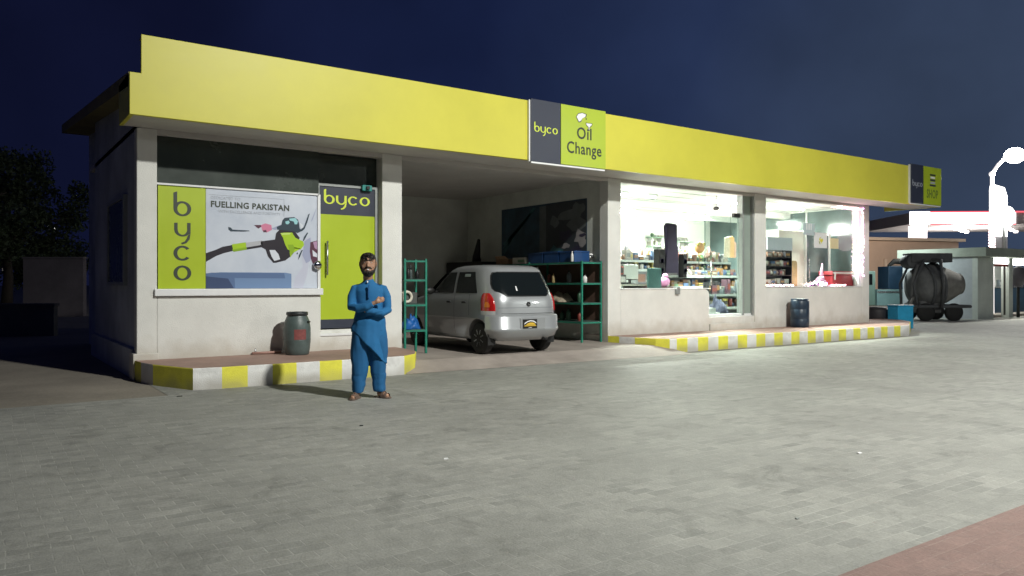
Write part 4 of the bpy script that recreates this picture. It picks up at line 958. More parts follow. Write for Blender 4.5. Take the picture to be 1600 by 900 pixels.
# shelving with goods
TEAL = mat('teal_shelf', (.15, .20, .19), .5, .15, 5); GSH = mat('grey_shelf', (.17, .19, .195), .5, .15, 5)
def gondola(label, x0, x1, y0, y1, zs, ztop, mm, back=True):
    t = thing('shop_shelf', label, 'shelf', ((x0+x1)/2, y0, .6))
    for z in zs: m = MB(); m.box(x0, x1, y0, y1, z-.025, z, mm); m.box(x0, x1, y0-.012, y0-.001, z-.06, z+.005, mat('price_rail', (.28, .32, .31), .5, .2, 20)); part(m, 'shelf_board', t)
    m = MB(); m.box(x0+.002, x1-.002, y1-.03, y1, .6, ztop, mm)
    if back: part(m, 'back_panel', t)
    for xx in (x0-.03, x1+.001): m = MB(); m.box(xx, xx+.03, y0, y1, .6, max(zs)+.1 if not back else ztop, mm); part(m, 'side_panel', t)
    return t
PAL = [(.62, .58, .50), (.50, .12, .10), (.12, .22, .42), (.65, .55, .15), (.08, .08, .09), (.20, .38, .22), (.55, .35, .30), (.70, .70, .68), (.30, .16, .22), (.60, .32, .10), (.25, .30, .33), (.40, .36, .30), (.75, .72, .62), (.35, .20, .14)]
GM = [mat('goods_%s' % n, tuple(x*.45 for x in c), .5, .25, 20) for n, c in zip('cream red blue yellow black green rose white plum orange slate khaki ivory brown'.split(), PAL)]
GN = 'cream red blue yellow black green rose white plum orange slate khaki ivory brown'.split()
grng = random.Random(21)
def goods(x0, x1, y, z, where, hmin=.10, hmax=.26, gap=(.0, .025), pal=None, dep=.2):
    x = x0+.03; prev = 'first of its row'
    while x < x1-.1:
        kd = grng.choice('bbbpprtc'); w = grng.uniform(.08, .2); h = grng.uniform(hmin, hmax); i = grng.choice(pal) if pal else grng.randrange(len(GM)); mm = GM[i]
        m = MB(); yy = y+grng.uniform(0, .06); c2 = GM[(i*5+3) % len(GM)]
        if kd == 'b':
            m.box(-w/2, w/2, 0, dep, 0, h, mm); m.box(-w/2+.01, w/2-.01, -.003, 0, h*.3, h*.7, c2); nm, cat = 'carton', 'box'
        elif kd == 'p':   # crimped pillow packet
            n = 6; rr = []
            for k in range(n+1): f = k/n; q = .012+.05*math.sin(math.pi*f); rr.append([(a*w/2*(1-.12*math.sin(math.pi*f)), .06+b*q, f*h) for a, b in ((-1, -.3), (-.5, -1), (.5, -1), (1, -.3), (1, .3), (.5, 1), (-.5, 1), (-1, .3))])
            m.rings(rr, mm); nm, cat = 'packet', 'packet'
        elif kd == 'r':
            r = w*.33; m.lathe([(r*.9, 0), (r, .02), (r, h*.6), (r*.4, h*.82), (r*.4, h*.9)], mm, 12, c=(0, .08, 0)); m.lathe([(r*.45, h*.9), (r*.45, h), (.001, h)], c2, 10, c=(0, .08, 0)); nm, cat = 'bottle', 'bottle'; w = 2*r
        elif kd == 't':
            r = w*.36; m.lathe([(r, 0), (r, h*.8), (r*.96, h*.82)], mm, 14, c=(0, .09, 0)); m.lathe([(r*1.04, h*.8), (r*1.04, h*.9), (.001, h*.92)], c2, 14, c=(0, .09, 0)); nm, cat = 'jar', 'jar'; w = 2*r
        else:
            m.box(-w/2, w/2, 0, dep*.8, 0, h*.45, mm); m.box(-w/2+.01, w/2-.02, .01, dep*.7, h*.45+.001, h*.9, c2); nm, cat = 'carton', 'box'
        o = m.build(nm, None, False, .003); o.location = (x+w/2, yy, z+.002)
        tag(o, '%s %s %s, %s' % (GN[i], nm, where, prev), cat, 'goods on the shop shelves'); prev = 'beside a %s %s' % (GN[i], nm); x += w+grng.uniform(*gap)
gondola('long teal shop shelf crowded with small goods along the back wall', 13.6, 20.3, 16.7, 17.2, (1.15, 1.55, 1.95), 2.25, TEAL)
goods(13.8, 20.2, 16.75, 2.255, 'on top of the long back shelf', .12, .38, (.0, .03))
goods(14.8, 20.2, 16.75, 1.95, 'on the upper board of the long back shelf', .12, .3)
goods(14.8, 20.2, 16.75, 1.55, 'on the middle board of the long back shelf', .12, .3)
gondola('dark mid-height shelf of goods between the back shelf and the display counter', 14.2, 19.2, 15.5, 15.9, (1.5, 1.8, 2.05), 2.06, GSH)
goods(14.3, 19.1, 15.53, 2.05, 'on top of the mid-height shelf', .10, .30, (.0, .02))
goods(14.3, 19.1, 15.53, 1.8, 'on the upper board of the mid-height shelf', .10, .22, (.0, .02))
gondola('low grey display counter of goods in front of the back shelf', 14.9, 18.3, 14.2, 14.7, (1.02, 1.32, 1.62), 1.63, GSH)
goods(14.95, 18.3, 14.24, 1.62, 'on top of the low display counter', .08, .22)
goods(14.95, 18.3, 14.24, 1.32, 'on the middle board of the display counter', .08, .2)
goods(14.95, 18.3, 14.24, 1.02, 'on the low board of the display counter', .08, .2)
gondola('small floor shelf with cartons just inside the glass door', 15.6, 17.2, 13.3, 13.6, (.78, 1.12), 1.2, GSH)
goods(15.65, 17.1, 13.33, .78, 'on the floor shelf inside the glass door', .1, .25)
goods(15.65, 17.1, 13.33, 1.12, 'on top of the floor shelf inside the glass door', .1, .4, pal=[4, 10, 8, 10])
# wall shelves high on the back wall with green packs
def wallshelf(x0, x1, z, label):
    m = MB(); m.box(x0, x1, YB-.28, YB-.001, z-.02, z, mat('pale_green_board', (.30, .45, .33), .6)); 
    for xx in (x0+.1, x1-.14): m.box(xx, xx+.03, YB-.2, YB-.001, z-.14, z-.021, ALU)
    tag(m.build('wall_shelf'), label, 'shelf')
for z, nm in ((2.35, 'lowest'), (2.62, 'middle'), (2.9, 'highest')):
    wallshelf(17.85, 18.5, z, '%s pale green shelf on the shop back wall left of the dark tower' % nm); wallshelf(19.1, 19.8, z-.1, '%s pale green shelf on the shop back wall right of the dark tower' % nm)
    goods(17.87, 18.5, YB-.24, z, 'on the wall shelf left of the dark tower', .08, .16, pal=[5, 7, 5, 12]); goods(19.12, 19.8, YB-.24, z-.1, 'on the wall shelf right of the dark tower', .08, .16, pal=[5, 7, 5, 12])
# dark tower stand and its two shorter companions
VIO = mat('violet_black_panel', (.010, .008, .016), .8, .25, 4, spec=.08); DKB = mat('matt_black_box', (.006, .006, .006), .9, spec=.08)
p0 = on_y(1050, 415, 14.0)
t = thing('display_tower', 'tall dark violet display tower standing on the counter in the shop window', 'display stand', (p0.x, 14.0, 1.62))
m = MB(); m.prism([(-.26, 0), (.26, 0), (.24, .75), (.20, .78), (.20, 1.30), (.15, 1.34), (-.13, 1.36), (-.2, 1.28), (-.16, .74)], -.12, 0, VIO, M=FRONT); m.build('panel', t, bevel=.015)
m = MB(); m.box(-.18, .18, -.02, .2, 0, .05, BLACK); m.build('foot', t)
for dx, h, lab in ((-.42, .72, 'shorter black upright box left of the tall violet tower'), (.45, .62, 'slim black upright box right of the tall violet tower')):
    t = thing('speaker', lab, 'speaker', (p0.x+dx, 13.95, 1.56)); m = MB(); m.box(-.12 if dx < 0 else -.07, .12 if dx < 0 else .07, 0, .18, 0, h, DKB); m.build('case', t, bevel=.01)
    m = MB()
    for z in (.18, .42): m.lathe([(.001, 0), (.06, 0), (.066, .01), (.07, 0)], VIO, 18, M=Matrix.Translation((0, -.003, z)) @ FRONT)
    m.build('cone', t)
# cash desk with chair and maroon case at the left window
t = thing('desk', 'cluttered cash desk in the left corner of the shop window', 'desk', (13.05, 13.2, .6))
m = MB(); m.box(12.25, 13.85, 13.0, 13.7, 1.34, 1.38, mat('desk_top', (.35, .33, .28), .5, .2, 5)); part(m, 'top', t)
for xx in (12.27, 13.77): m = MB(); m.box(xx, xx+.05, 13.02, 13.68, .6, 1.34, GSH); part(m, 'leg', t)
m = MB(); m.box(12.35, 13.75, 13.66, 13.68, .75, 1.34, mat('desk_front', (.10, .10, .09), .6)); part(m, 'front_panel', t)
t = thing('monitor', 'flat pale-backed monitor on the cash desk', 'monitor', (12.75, 13.2, 1.38))
m = MB(); m.box(-.24, .24, 0, .03, .12, .46, mat('monitor_back', (.38, .40, .38), .5)); m.box(-.255, .255, .031, .045, .1, .48, BLACK); m.build('screen', t, bevel=.008)
m = MB(); m.box(-.03, .03, .02, .06, .02, .2, BLACK); m.box(-.12, .12, -.03, .12, 0, .015, BLACK); m.build('stand', t)
t = thing('office_chair', 'dark teal office chair with its back to the shop window', 'chair', (12.75, 12.72, .6))
CH = mat('teal_fabric', (.04, .10, .095), .8, .2, 12)
m = MB(); m.box(-.25, .25, -.25, .25, .42, .5, CH); m.build('seat', t, bevel=.03)
m = MB(); m.box(-.22, .22, -.30, -.25, .55, 1.15, CH); m.build('backrest', t, bevel=.03)
m = MB(); m.tube([(0, 0, .08), (0, 0, .42)], .03, BLACK); m.build('column', t)
for k in range(5): m = MB(); a = R(72*k); m.tube([(0, 0, .1), (.28*math.cos(a), .28*math.sin(a), .05)], .02, BLACK); m.ell((.28*math.cos(a), .28*math.sin(a), .03), (.03, .03, .03), BLACK); m.build('leg', t)
m = MB(); m.box(-.35, .35, -.15, .15, 0, .72, mat('maroon_case', (.085, .035, .04), .5, .2, 6)); m.box(-.3, .3, -.157, -.152, .08, .62, mat('maroon_panel', (.11, .045, .05), .5)); simple('cabinet', 'low maroon cabinet under the shop window behind the chair', 'cabinet', m, (13.35, 12.9, .6), .01)
m = MB(); m.ell((0, 0, .12), (.15, .12, .12), mat('pink_plush', (.55, .25, .45), .8)); m.ell((.02, -.02, .26), (.07, .07, .06), MATS['pink_plush']); simple('toy', 'round pink bundle on top of the maroon cabinet', 'toy', m, (13.55, 12.9, 1.32), 0)
for k, (xx, yy, zz, w, d_, h, ci) in enumerate(((12.42, 13.3, 1.38, .3, .25, .22, 4), (13.2, 13.4, 1.38, .28, .2, .3, 10), (13.6, 13.3, 1.38, .18, .2, .34, 5), (12.42, 13.3, 1.6+.004, .2, .2, .2, 1))):
    m = MB(); m.box(-w/2, w/2, -d_/2, d_/2, 0, h, GM[ci]); m.box(-w/2+.02, w/2-.02, -d_/2-.002, -d_/2, h*.2, h*.8, GM[(ci+3) % 14]); simple('carton', '%s carton among the clutter on the cash desk' % GN[ci], 'box', m, (xx, yy, zz))
# orange ball toy, hanging peach bag bundle, wall clock screen
p = on_y(1093, 387, 15.2); m = MB(); m.ell((0, 0, 0), (.17, .12, .17), GM[9]); m.ell((.12, -.06, .1), (.06, .05, .06), GM[3]); m.ell((-.12, -.06, .1), (.06, .05, .06), GM[3]); simple('toy', 'round orange toy above the low display counter', 'toy', m, p, 0)
m = MB(); m.tube([(0, 0, .0), (0, 0, -p.z+1.65)], .012, BLACK); simple('toy_stand', 'thin black stick holding the orange toy up from the counter', 'stand', m, (p.x, p.y+.02, p.z), 0)
p = on_y(1143, 395, 12.9)
t = thing('gift_bags', 'hanging bundle of peach and cream gift bags behind the glass door', 'bags', (p.x, 12.9, p.z))
for k, (dx, w, h, ci) in enumerate(((-.14, .2, .52, 12), (.05, .22, .56, 0), (.2, .16, .42, 6))):
    m = MB(); mm = mat(['ivory_paper', 'peach_paper', 'rose_paper'][k], [(.8, .68, .55), (.85, .52, .25), (.75, .45, .38)][k], .6, .2, 8)
    m.prism([(-w/2, 0), (w/2, .0), (w/2*1.05, h*.9), (w*.2, h), (-w*.4, h*.97)], -.06-.03*k, -.01-.03*k, mm, M=Matrix.Translation((dx, 0, -.12)) @ FRONT); m.build('bag', t, bevel=.01)
m = MB(); m.tube([(0, .03, .42), (0, .03, 3.58-p.z)], .004, BLACK, 6); m.build('cord', t)
p = on_y(1108, 333, YB-.04); m = MB(); m.box(-.22, .22, 0, .035, -.16, .16, BLACK); m.box(-.18, .18, -.003, 0, -.1, .1, mat('blue_grey_screen', (.12, .2, .24), .2)); simple('wall_screen', 'small black framed screen high on the shop back wall', 'screen', m, p)
p = on_x(1149, 322, 15.9); m = MB(); m.ell((0, 0, 0), (.05, .09, .05), BLACK); m.tube([(0, 0, .0), (0, 0, .08)], .012, ALU); m.ell((0, 0, .1), (.06, .06, .03), ALU); simple('security_camera', 'small dome security camera hanging above the shop entrance', 'camera', m, (15.3, 12.8, 3.28), 0)
m = MB(); m.tube([(0, 0, 0), (0, 0, .3)], .006, ALU, 6); m.lathe([(.02, .28), (.05, .31), (.001, .312)], ALU, 12); simple('camera_rod', 'thin rod carrying the dome camera from the shop ceiling', 'bracket', m, (15.3, 12.8, 3.285), 0)
# things by the door step
m = MB(); m.box(-.22, .22, -.14, .14, 0, .09, mat('white_step', (.66, .66, .62), .6, .1, 8)); m.box(-.12, .12, -.1, .1, .091, .2, MATS['white_step']); simple('foam_box', 'white foam boxes stacked on the shop floor just inside the doorway', 'box', m, (14.75, 12.55, .602))
m = MB(); m.lathe([(.10, 0), (.13, .25), (.135, .26)], GM[12], 16); simple('bin', 'small cream bucket on the shop floor inside the doorway', 'bucket', m, (15.0, 12.95, .602), 0)
heap('sack', 'dark blue sack slumped on the shop floor inside the glass door', (15.55, 12.95, .602), (.7, .4, .42), mat('navy_sack', (.03, .035, .07), .8, .3, 9), 2.2, 'sack')
# snack rack at the right window
t = thing('snack_rack', 'grey-topped rack of brown snack packets at the left side of the right window', 'rack', (17.5, 12.6, .6))
m = MB(); m.box(17.0, 18.08, 12.85, 12.88, .6, 2.62, GSH); m.box(17.0, 18.08, 12.54, 12.56, 2.28, 2.62, mat('header_board', (.36, .38, .42), .4)); m.box(18.06, 18.09, 12.56, 12.85, .6, 2.6, BLACK); part(m, 'frame', t)
for z in (1.38, 1.62, 1.86, 2.10): m = MB(); m.box(17.0, 18.05, 12.56, 12.84, z-.02, z, BLACK); part(m, 'shelf', t)
for z, nm in ((1.38, 'lowest'), (1.62, 'second'), (1.86, 'third'), (2.10, 'top')): goods(17.0, 18.02, 12.59, z, 'on the %s shelf of the snack rack' % nm, .12, .17, (.0, .02), [13, 11, 8, 6, 4, 13, 12], .1)
m = MB(); m.prism([(-.15, 0), (.15, 0), (.15, 1.36), (.10, 1.42), (-.15, 1.42)], -.05, 0, mat('orange_standee', (.36, .25, .12), .6, .4, 3), M=FRONT); simple('standee', 'brownish orange standee beside the snack rack in the right window', 'standee', m, (18.27, 12.62, .6), .01)
t = thing('fridge', 'tall white fridge with a glass door behind the papers of the right window', 'fridge', (19.2, 13.0, .6))
m = MB(); m.box(18.1, 19.24, 12.97, 13.7, .6, 2.88, mat('fridge_white', (.72, .70, .64), .35, .05, 3)); m.box(19.24, 20.5, 13.0, 13.7, .6, 2.86, MATS['fridge_white']); part(m, 'case', t, bevel=.015)
m = MB(); m.box(19.30, 20.36, 12.94, 12.99, .7, 2.80, mat('fridge_glass', (.10, .14, .15), .08, .4, 2)); m.box(20.36, 20.46, 12.92, 12.99, .66, 2.84, ALU); m.box(19.26, 19.30, 12.92, 12.99, .66, 2.84, ALU); part(m, 'door', t)
m = MB(); m.tube([(19.36, 12.88, 1.5), (19.36, 12.88, 2.1)], .015, STEEL); part(m, 'handle', t)
# papers taped in the window
def paper(u0, v0, u1, v1, mm, label, deco=None):
    a = on_y(u0, v0, YW+.09); b = on_y(u1, v1, YW+.09); m = MB(); m.box(a.x, b.x, YW+.088, YW+.092, b.z, a.z, mm)
    if deco: deco(m, (a.x+b.x)/2, (a.z+b.z)/2)
    tag(m.build('paper_notice'), label, 'paper')
def lemons(m, x, z):
    r_ = random.Random(3)
    for k in range(9): a = r_.uniform(0, 6.28); d = r_.uniform(0, .09); cx, cz = x+d*math.cos(a), z+d*math.sin(a)*1.1; m.add([(cx+.035*math.cos(q), YW+.0865-.0002*k, cz+.05*math.sin(q+a)) for q in [i*math.pi/4 for i in range(8)]], [tuple(range(8))], mat('yellow_print', (.62, .58, .02), .5) if k % 4 else mat('olive_print', (.25, .30, .03), .5))
def lines_(m, x, z):
    for k in range(4): m.box(x-.13+.07*k, x-.10+.07*k, YW+.086, YW+.088, z-.02, z+.15, WHT)
    m.box(x-.14, x+.14, YW+.086, YW+.088, z-.15, z-.11, GREYTXT)
paper(1255, 348, 1273, 368, mat('pale_blue_paper', (.42, .52, .54), .6), 'pale blue notice taped highest in the right shop window', lines_)
paper(1272, 363, 1292, 388, mat('white_paper', (.72, .73, .72), .6), 'white sheet with a yellow drawing taped in the right shop window', lemons)
paper(1297, 372, 1310, 389, mat('cream_paper', (.62, .55, .32), .6), 'plain cream note taped right of the yellow drawing')
# red cooler on the sill shelf
t = thing('cool_box', 'red cool box with white lid edge at the right end of the window', 'cool box', (20.2, 12.45, 1.32))
m = MB(); m.box(19.65, 20.70, 12.35, 12.75, 1.33, 1.64, mat('cooler_red', (.35, .03, .04), .4, .15, 6)); part(m, 'tub', t, bevel=.03)
m = MB(); m.box(19.62, 20.73, 12.33, 12.77, 1.645, 1.74, mat('cooler_lid', (.38, .05, .06), .4)); m.box(19.62, 20.73, 12.32, 12.329, 1.68, 1.71, WHT); m.box(19.7, 19.76, 12.315, 12.329, 1.5, 1.72, WHT); m.box(20.6, 20.66, 12.315, 12.329, 1.5, 1.72, WHT); part(m, 'lid', t, bevel=.01)
m = MB(); m.box(16.4, 20.55, YW+.2, 12.85, 1.29, 1.32, ALU); tag(m.build('counter_top'), 'white counter board running behind the sill of the right window', 'counter')
m = MB(); 
for k in range(9):
    a = k*.7; m.ell((.12*math.cos(a*2.1), .05*math.sin(a), .07+.05*(k % 4)), (.09, .06, .06), mat('pink_tulle', (.62, .34, .50), .8, .3, 10))
m.tube([(0, 0, .1), (-.02, 0, .4), (.02, 0, .62)], [.08, .04, .015], MATS['pink_tulle']); simple('gift_wrap', 'tied pink tulle bundle on the counter left of the red cool box', 'bundle', m, (19.3, 12.45, 1.322), 0)
# fairy lights round the right window
BW = mat('fairy_bulb_white', (1, .9, .95), .5, emit=(1, .62, .74), es=9); BP = mat('fairy_bulb_violet', (1, .5, .9), .5, emit=(.95, .35, 1), es=9); BA = mat('fairy_bulb_amber', (1, .8, .5), .5, emit=(1, .62, .35), es=8)
def fairy(path, n, jit, label, size=.016):
    size *= .85
    path = [Vector(p) for p in path]; t = thing('fairy_lights', label, 'string lights', path[0], 0, 'string lights in the right shop window')
    r_ = random.Random(len(label)+n); pts = []
    L = [0]
    for a, b in zip(path, path[1:]): L.append(L[-1]+(b-a).length)
    for k in range(n):
        d = L[-1]*k/(n-1); j = min(max(i for i in range(len(L)) if L[i] <= d+1e-9), len(L)-2)
        pts.append(path[j].lerp(path[j+1], (d-L[j])/(L[j+1]-L[j]))+Vector((r_.uniform(-jit, jit), r_.uniform(-.01, .01), r_.uniform(-jit, jit)))-path[0])
    m = MB(); m.tube(pts, .003, ALUG, 5); m.build('cable', t)
    m = MB()
    for k, p in enumerate(pts): m.ell(p, (size,)*3, [BW, BW, BP, BA][r_.randrange(4)], 8)
    m.build('bulbs', t)
fairy([(20.66, 12.05, 3.5), (20.66, 12.05, 1.6)], 46, .05, 'pink and white fairy lights running down the right frame of the window', .022)
fairy([(19.5, 12.12, 3.52), (20.6, 12.12, 3.5)], 26, .02, 'pink fairy lights along the top right of the window', .022)
fairy([(16.4, 12.12, 1.35), (17.5, 12.12, 1.35)], 22, .015, 'white fairy lights on the sill below the snack rack', .02)
fairy([(18.15, 12.14, 1.36), (18.6, 12.14, 1.42), (19.05, 12.14, 1.36)], 24, .04, 'amber and violet heap of fairy lights in the middle of the sill', .024)
fairy([(19.25, 12.12, 1.35), (19.9, 12.12, 1.35)], 16, .015, 'bright fairy lights on the sill in front of the red cool box', .02)
light('fairy_glow', 'POINT', (20.60, 11.9, 2.6), 7, (1, .62, .72), shadow_soft_size=.3)
light('fairy_glow', 'POINT', (18.6, 12.45, 1.5), 9, (1, .50, .42), shadow_soft_size=.15)
light('fairy_glow', 'POINT', (20.3, 12.35, 3.1), 8, (1, .55, .70), shadow_soft_size=.15)
light('fairy_glow', 'POINT', (17.0, 12.4, 1.4), 4, (1, .5, .55), shadow_soft_size=.1)

# ------------------------------------------------------------------ right of the building: block, mixer, vehicles, lit forecourt
CB = mat('block_render', (.46, .50, .53), .85, .25, .8, .25, 30); CB2 = mat('block_slab', (.36, .41, .35), .85, .3, 1)
BX, BY = 32.1, 14.0
t = thing('kiosk_block', 'low flat-roofed grey block with lit openings at the right edge', 'building', (BX, BY, 0))
def bpart(m, n, b=0): return part(m, n, t, b)
m = MB(); m.box(BX, BX+.2, BY+.2, 16.95, 0, 2.45, CB); m.box(BX, BX+1.35, BY, BY+.2, 0, 2.45, mat('block_front', (.55, .60, .56), .85, .2, 1)); bpart(m, 'wall')
m = MB(); m.box(BX-.25, BX+9, BY-.4, 17.05, 2.46, 2.80, CB2); bpart(m, 'roof')
for xx, w in ((BX+2.75, .35), (BX+5.2, .35), (BX+7.8, .4)): m = MB(); m.box(xx, xx+w, BY, BY+.3, 0, 2.45, MATS['block_front']); bpart(m, 'pillar')
m = MB(); m.box(BX+.2, BX+9, 16.75, 16.95, 0, 2.45, mat('kiosk_inner', (.55, .58, .56), .8, .1, 1)); m.box(BX+.2, BX+9, BY+.3, 16.75, 0, .12, CONC); bpart(m, 'back_wall')
m = MB(); m.box(BX+1.35, BX+2.75, BY+.03, BY+.09, 2.1, 2.2, mat('door_head_red', (.25, .04, .03), .6)); m.box(BX+2.45, BX+2.5, BY+.03, BY+.09, .12, 2.1, BLACK); bpart(m, 'door_frame')
for k, (xx, w) in enumerate(((BX+1.5, 1.3), (BX+3.4, 1.6), (BX+5.9, 1.6))):
    m = MB(); m.tube([(xx, BY+.14, 2.3), (xx+w, BY+.14, 2.3)], .13, mat('kiosk_lamp', (1, 1, 1), .5, emit=(1, 1, .96), es=7), 12)
    tag(m.build('strip_lamp'), ['glowing white strip lamp over the first opening of the grey block', 'glowing white strip lamp over the second opening of the grey block', 'glowing white strip lamp over the last opening of the grey block'][k], 'lamp', 'strip lamps of the grey block')
    light('kiosk_light', 'POINT', (xx+.5, BY+1.2, 2.1), 60, (1, 1, .95), shadow_soft_size=.2)
m = MB()
for k in range(7):
    a = k*.9; m.tube([(.09*math.cos(a), .05*math.sin(a), 2.0), (.12*math.cos(a+.6), .06*math.sin(a), 1.3), (.16*math.cos(a+1), .08*math.sin(a), .75), (.08*math.cos(a), .04, .45)], [.03, .05, .05, .02], mat('orange_rope', (.75, .28, .03), .6, .4, 12), 8)
simple('rope_bundle', 'bright orange rope bundle hanging in the doorway of the grey block', 'rope', m, (BX+1.58, BY+.4, 0), 0)
t2 = thing('air_pump', 'tall dark machine on a stand in front of the second opening', 'machine', (BX+3.35, BY-.1, 0))
m = MB(); m.lathe([(.05, 1.25), (.2, 1.35), (.24, 1.7), (.2, 2.05), (.05, 2.12)], mat('plum_metal', (.10, .09, .11), .5, .2, 8), 16); m.build('head', t2)
m = MB(); m.tube([(0, 0, 0), (0, 0, 1.3)], .06, DK); m.build('pole', t2)
t2 = thing('service_counter', 'dark blue service counter inside the lit second opening of the block', 'counter', (BX+5, BY+1.6, .12))
m = MB(); m.box(-1.9, 2.6, -.3, .3, 0, 1.1, mat('blue_counter', (.02, .06, .11), .5, .2, 3)); m.build('front', t2)
m = MB(); m.box(-1.95, 2.65, -.36, .34, 1.102, 1.15, STEEL); m.build('top', t2)
for k in range(5):
    m = MB(); m.box(-.2, .2, -.1, .1, 0, .3+.07*(k % 3), GM[(k*3+1) % 14]); m.box(-.15, .15, -.103, -.1, .08, .2, GM[7]); simple('carton', ['%s carton on the blue counter of the grey block' % GN[(k*3+1) % 14]][0], 'box', m, (BX+3.6+k*.7, BY+1.6, 1.272))
# concrete mixer
mx_ = at_depth(1458, 500, 29.2)
t = thing('concrete_mixer', 'large grey wheeled concrete mixer with a tilted drum in front of the block', 'concrete mixer', (mx_.x, mx_.y, .0), R(-YAW))
MG = mat('dusty_mixer_steel', (.17, .175, .175), .7, .45, 2.2, .3, 20); MG2 = mat('dusty_mixer_dark', (.10, .105, .11), .75, .4, 3, .3, 20); MG3 = mat('cement_crust', (.24, .235, .215), .9, .35, 3, .4, 18)
A = Matrix.Translation((-.05, 0, 1.32)) @ Matrix.Rotation(R(86), 4, 'Y')
m = MB(); m.lathe([(.25, -.85), (.62, -.75), (.80, -.45), (.82, -.1), (.80, .1)], MG, 36, M=A); m.lathe([(.80, .1), (.74, .3), (.60, .62), (.44, .92), (.38, 1.02), (.40, 1.05), (.34, 1.03)], MG3, 36, M=A); m.build('drum', t)
m = MB()
for zz in (-.32, .08): m.lathe([(.80, zz-.05), (.88, zz-.04), (.88, zz+.04), (.80, zz+.05)], MG2, 40, M=A, cap=False)
m.build('gear_ring', t)
m = MB()
for s in (-1, 1):
    m.tube([(-.95, s*.7, .55), (1.0, s*.7, .55)], .06, MG2); m.tube([(-.15, s*.86, .5), (-.1, s*.9, 1.35), (-.2, s*.85, 2.3)], .06, MG2); m.tube([(-.9, s*.6, .5), (-1.0, s*.5, 1.4), (-.6, s*.5, 2.3)], .05, MG2)
m.tube([(-.2, -.85, 2.3), (-.2, .85, 2.3)], .06, MG2); m.tube([(-.95, -.7, .55), (-.95, .7, .55)], .06, MG2); m.tube([(1.0, -.7, .55), (1.0, .7, .55)], .06, MG2)
m.build('frame', t)
m = MB(); m.box(-1.0, .55, -.35, .35, 2.2, 2.55, MG2); m.lathe([(.001, -.3), (.28, -.3), (.28, .3), (.001, .3)], MG2, 20, M=Matrix.Translation((-.85, 0, 2.25)) @ Matrix.Rotation(R(90), 4, 'X')); m.build('engine', t, bevel=.03)
m = MB(); m.box(-.75, .05, -.5, .5, .3, .75, MG); m.build('gearbox', t, bevel=.05)
for xx in (-.62, .42):
    for s in (-1, 1):
        m = MB(); m.lathe([(.10, -.09), (.30, -.08), (.335, -.03), (.335, .05), (.30, .09), (.12, .09)], RUB, 26, M=Matrix.Translation((xx, s*.62, .335)) @ Matrix.Rotation(R(90), 4, 'X')); w = m.build('wheel', t)
        m = MB(); m.lathe([(.001, -.07), (.17, -.07), (.18, .07), (.001, .07)], MG, 20, M=Matrix.Translation((xx, s*.62, .335)) @ Matrix.Rotation(R(90), 4, 'X')); m.build('rim', w)
m = MB(); m.tube([(-1.0, -.5, .9), (-1.25, -.6, .55), (-1.2, -.65, .1)], .05, MG3); m.tube([(-1.05, -.4, .3), (-1.0, -.45, 1.6), (-.8, -.4, 2.1)], .06, MG); m.build('chute', t)
# blue crate and black tubs on the far end of the walkway
c = at_depth(1407, 500, 24.0)
t = thing('cool_box', 'bright sky-blue box with white corner lids standing beyond the end of the walkway', 'cool box', (c.x, c.y, .0), R(-20))
SKB = mat('sky_blue_plastic', (.02, .30, .52), .4, .15, 5)
m = MB(); m.box(-.29, .29, -.22, .22, .0, .68, SKB); m.build('tub', t, bevel=.02)
m = MB(); m.box(-.30, .30, -.23, .23, .685, .72, SKB); m.box(-.27, -.08, -.24, .24, .721, .745, WHT); m.box(.12, .27, -.24, .24, .721, .745, WHT); m.build('lid', t)
for k, (u, w) in enumerate(((1371, .34), (1386, .22))):
    c = at_depth(u, 500, 24.6); m = MB(); m.lathe([(w*.8, 0), (w, .06), (w, .5), (w*.9, .62), (w*.5, .66), (.001, .6)], mat('black_tub', (.02, .018, .022), .6, .3, 8) if k == 0 else mat('plum_tub', (.07, .055, .075), .6), 20)
    o = m.build('tub'); o.location = (c.x, c.y, 0); tag(o, ['wide black tub beyond the walkway next to the wall corner', 'narrow plum tub between the black tub and the blue box'][k], 'tub')
# teal pickup seen between wall and mixer
c = at_depth(1392, 495, 34)
t = thing('pickup_truck', 'pale teal pickup loaded with a dark blue crate, parked behind the blue box', 'truck', (c.x, c.y, 0), R(-35))
TL = mat('pale_teal_paint', (.20, .33, .34), .45, .2, 2); 
m = MB(); m.box(-1.0, 1.1, -.8, .8, .45, 1.15, TL); m.box(-1.0, 1.1, -.83, -.8, 1.0, 1.08, STEEL); m.build('bed', t, bevel=.04)
m = MB(); m.prism([(-2.6, .45), (-1.05, .45), (-1.05, 1.95), (-2.0, 1.95), (-2.35, 1.35), (-2.6, 1.25)], -.8, .8, mat('green_grey_paint', (.16, .25, .22), .4, .2, 2), M=FRONT); m.build('cab', t, bevel=.05)
m = MB(); m.prism([(-2.22, 1.35), (-1.2, 1.35), (-1.2, 1.82), (-1.95, 1.82)], .802, .812, CARG, M=FRONT); m.build('side_window', t)
for xx in (-2.0, .6):
    for s in (-1, 1): m = MB(); m.lathe([(.1, -.1), (.34, -.1), (.36, 0), (.34, .1), (.1, .1)], RUB, 24, M=Matrix.Translation((xx, s*.72, .36)) @ Matrix.Rotation(R(90), 4, 'X')); m.build('wheel', t)
t = thing('crate', 'big dark blue crate loaded on the teal pickup', 'crate', (c.x, c.y, 1.16), R(-35))
m = MB(); m.box(-.35, .65, -.5, .5, 0, 1.0, mat('deep_blue_board', (.015, .05, .10), .5, .3, 3)); m.build('case', t, bevel=.02)
m = MB(); m.tube([(-.3, -.4, 1.03), (.0, -.3, 1.22), (.4, -.3, 1.2), (.6, -.4, 1.03)], [.06, .12, .12, .06], DK, 12); m.build('cover', t)
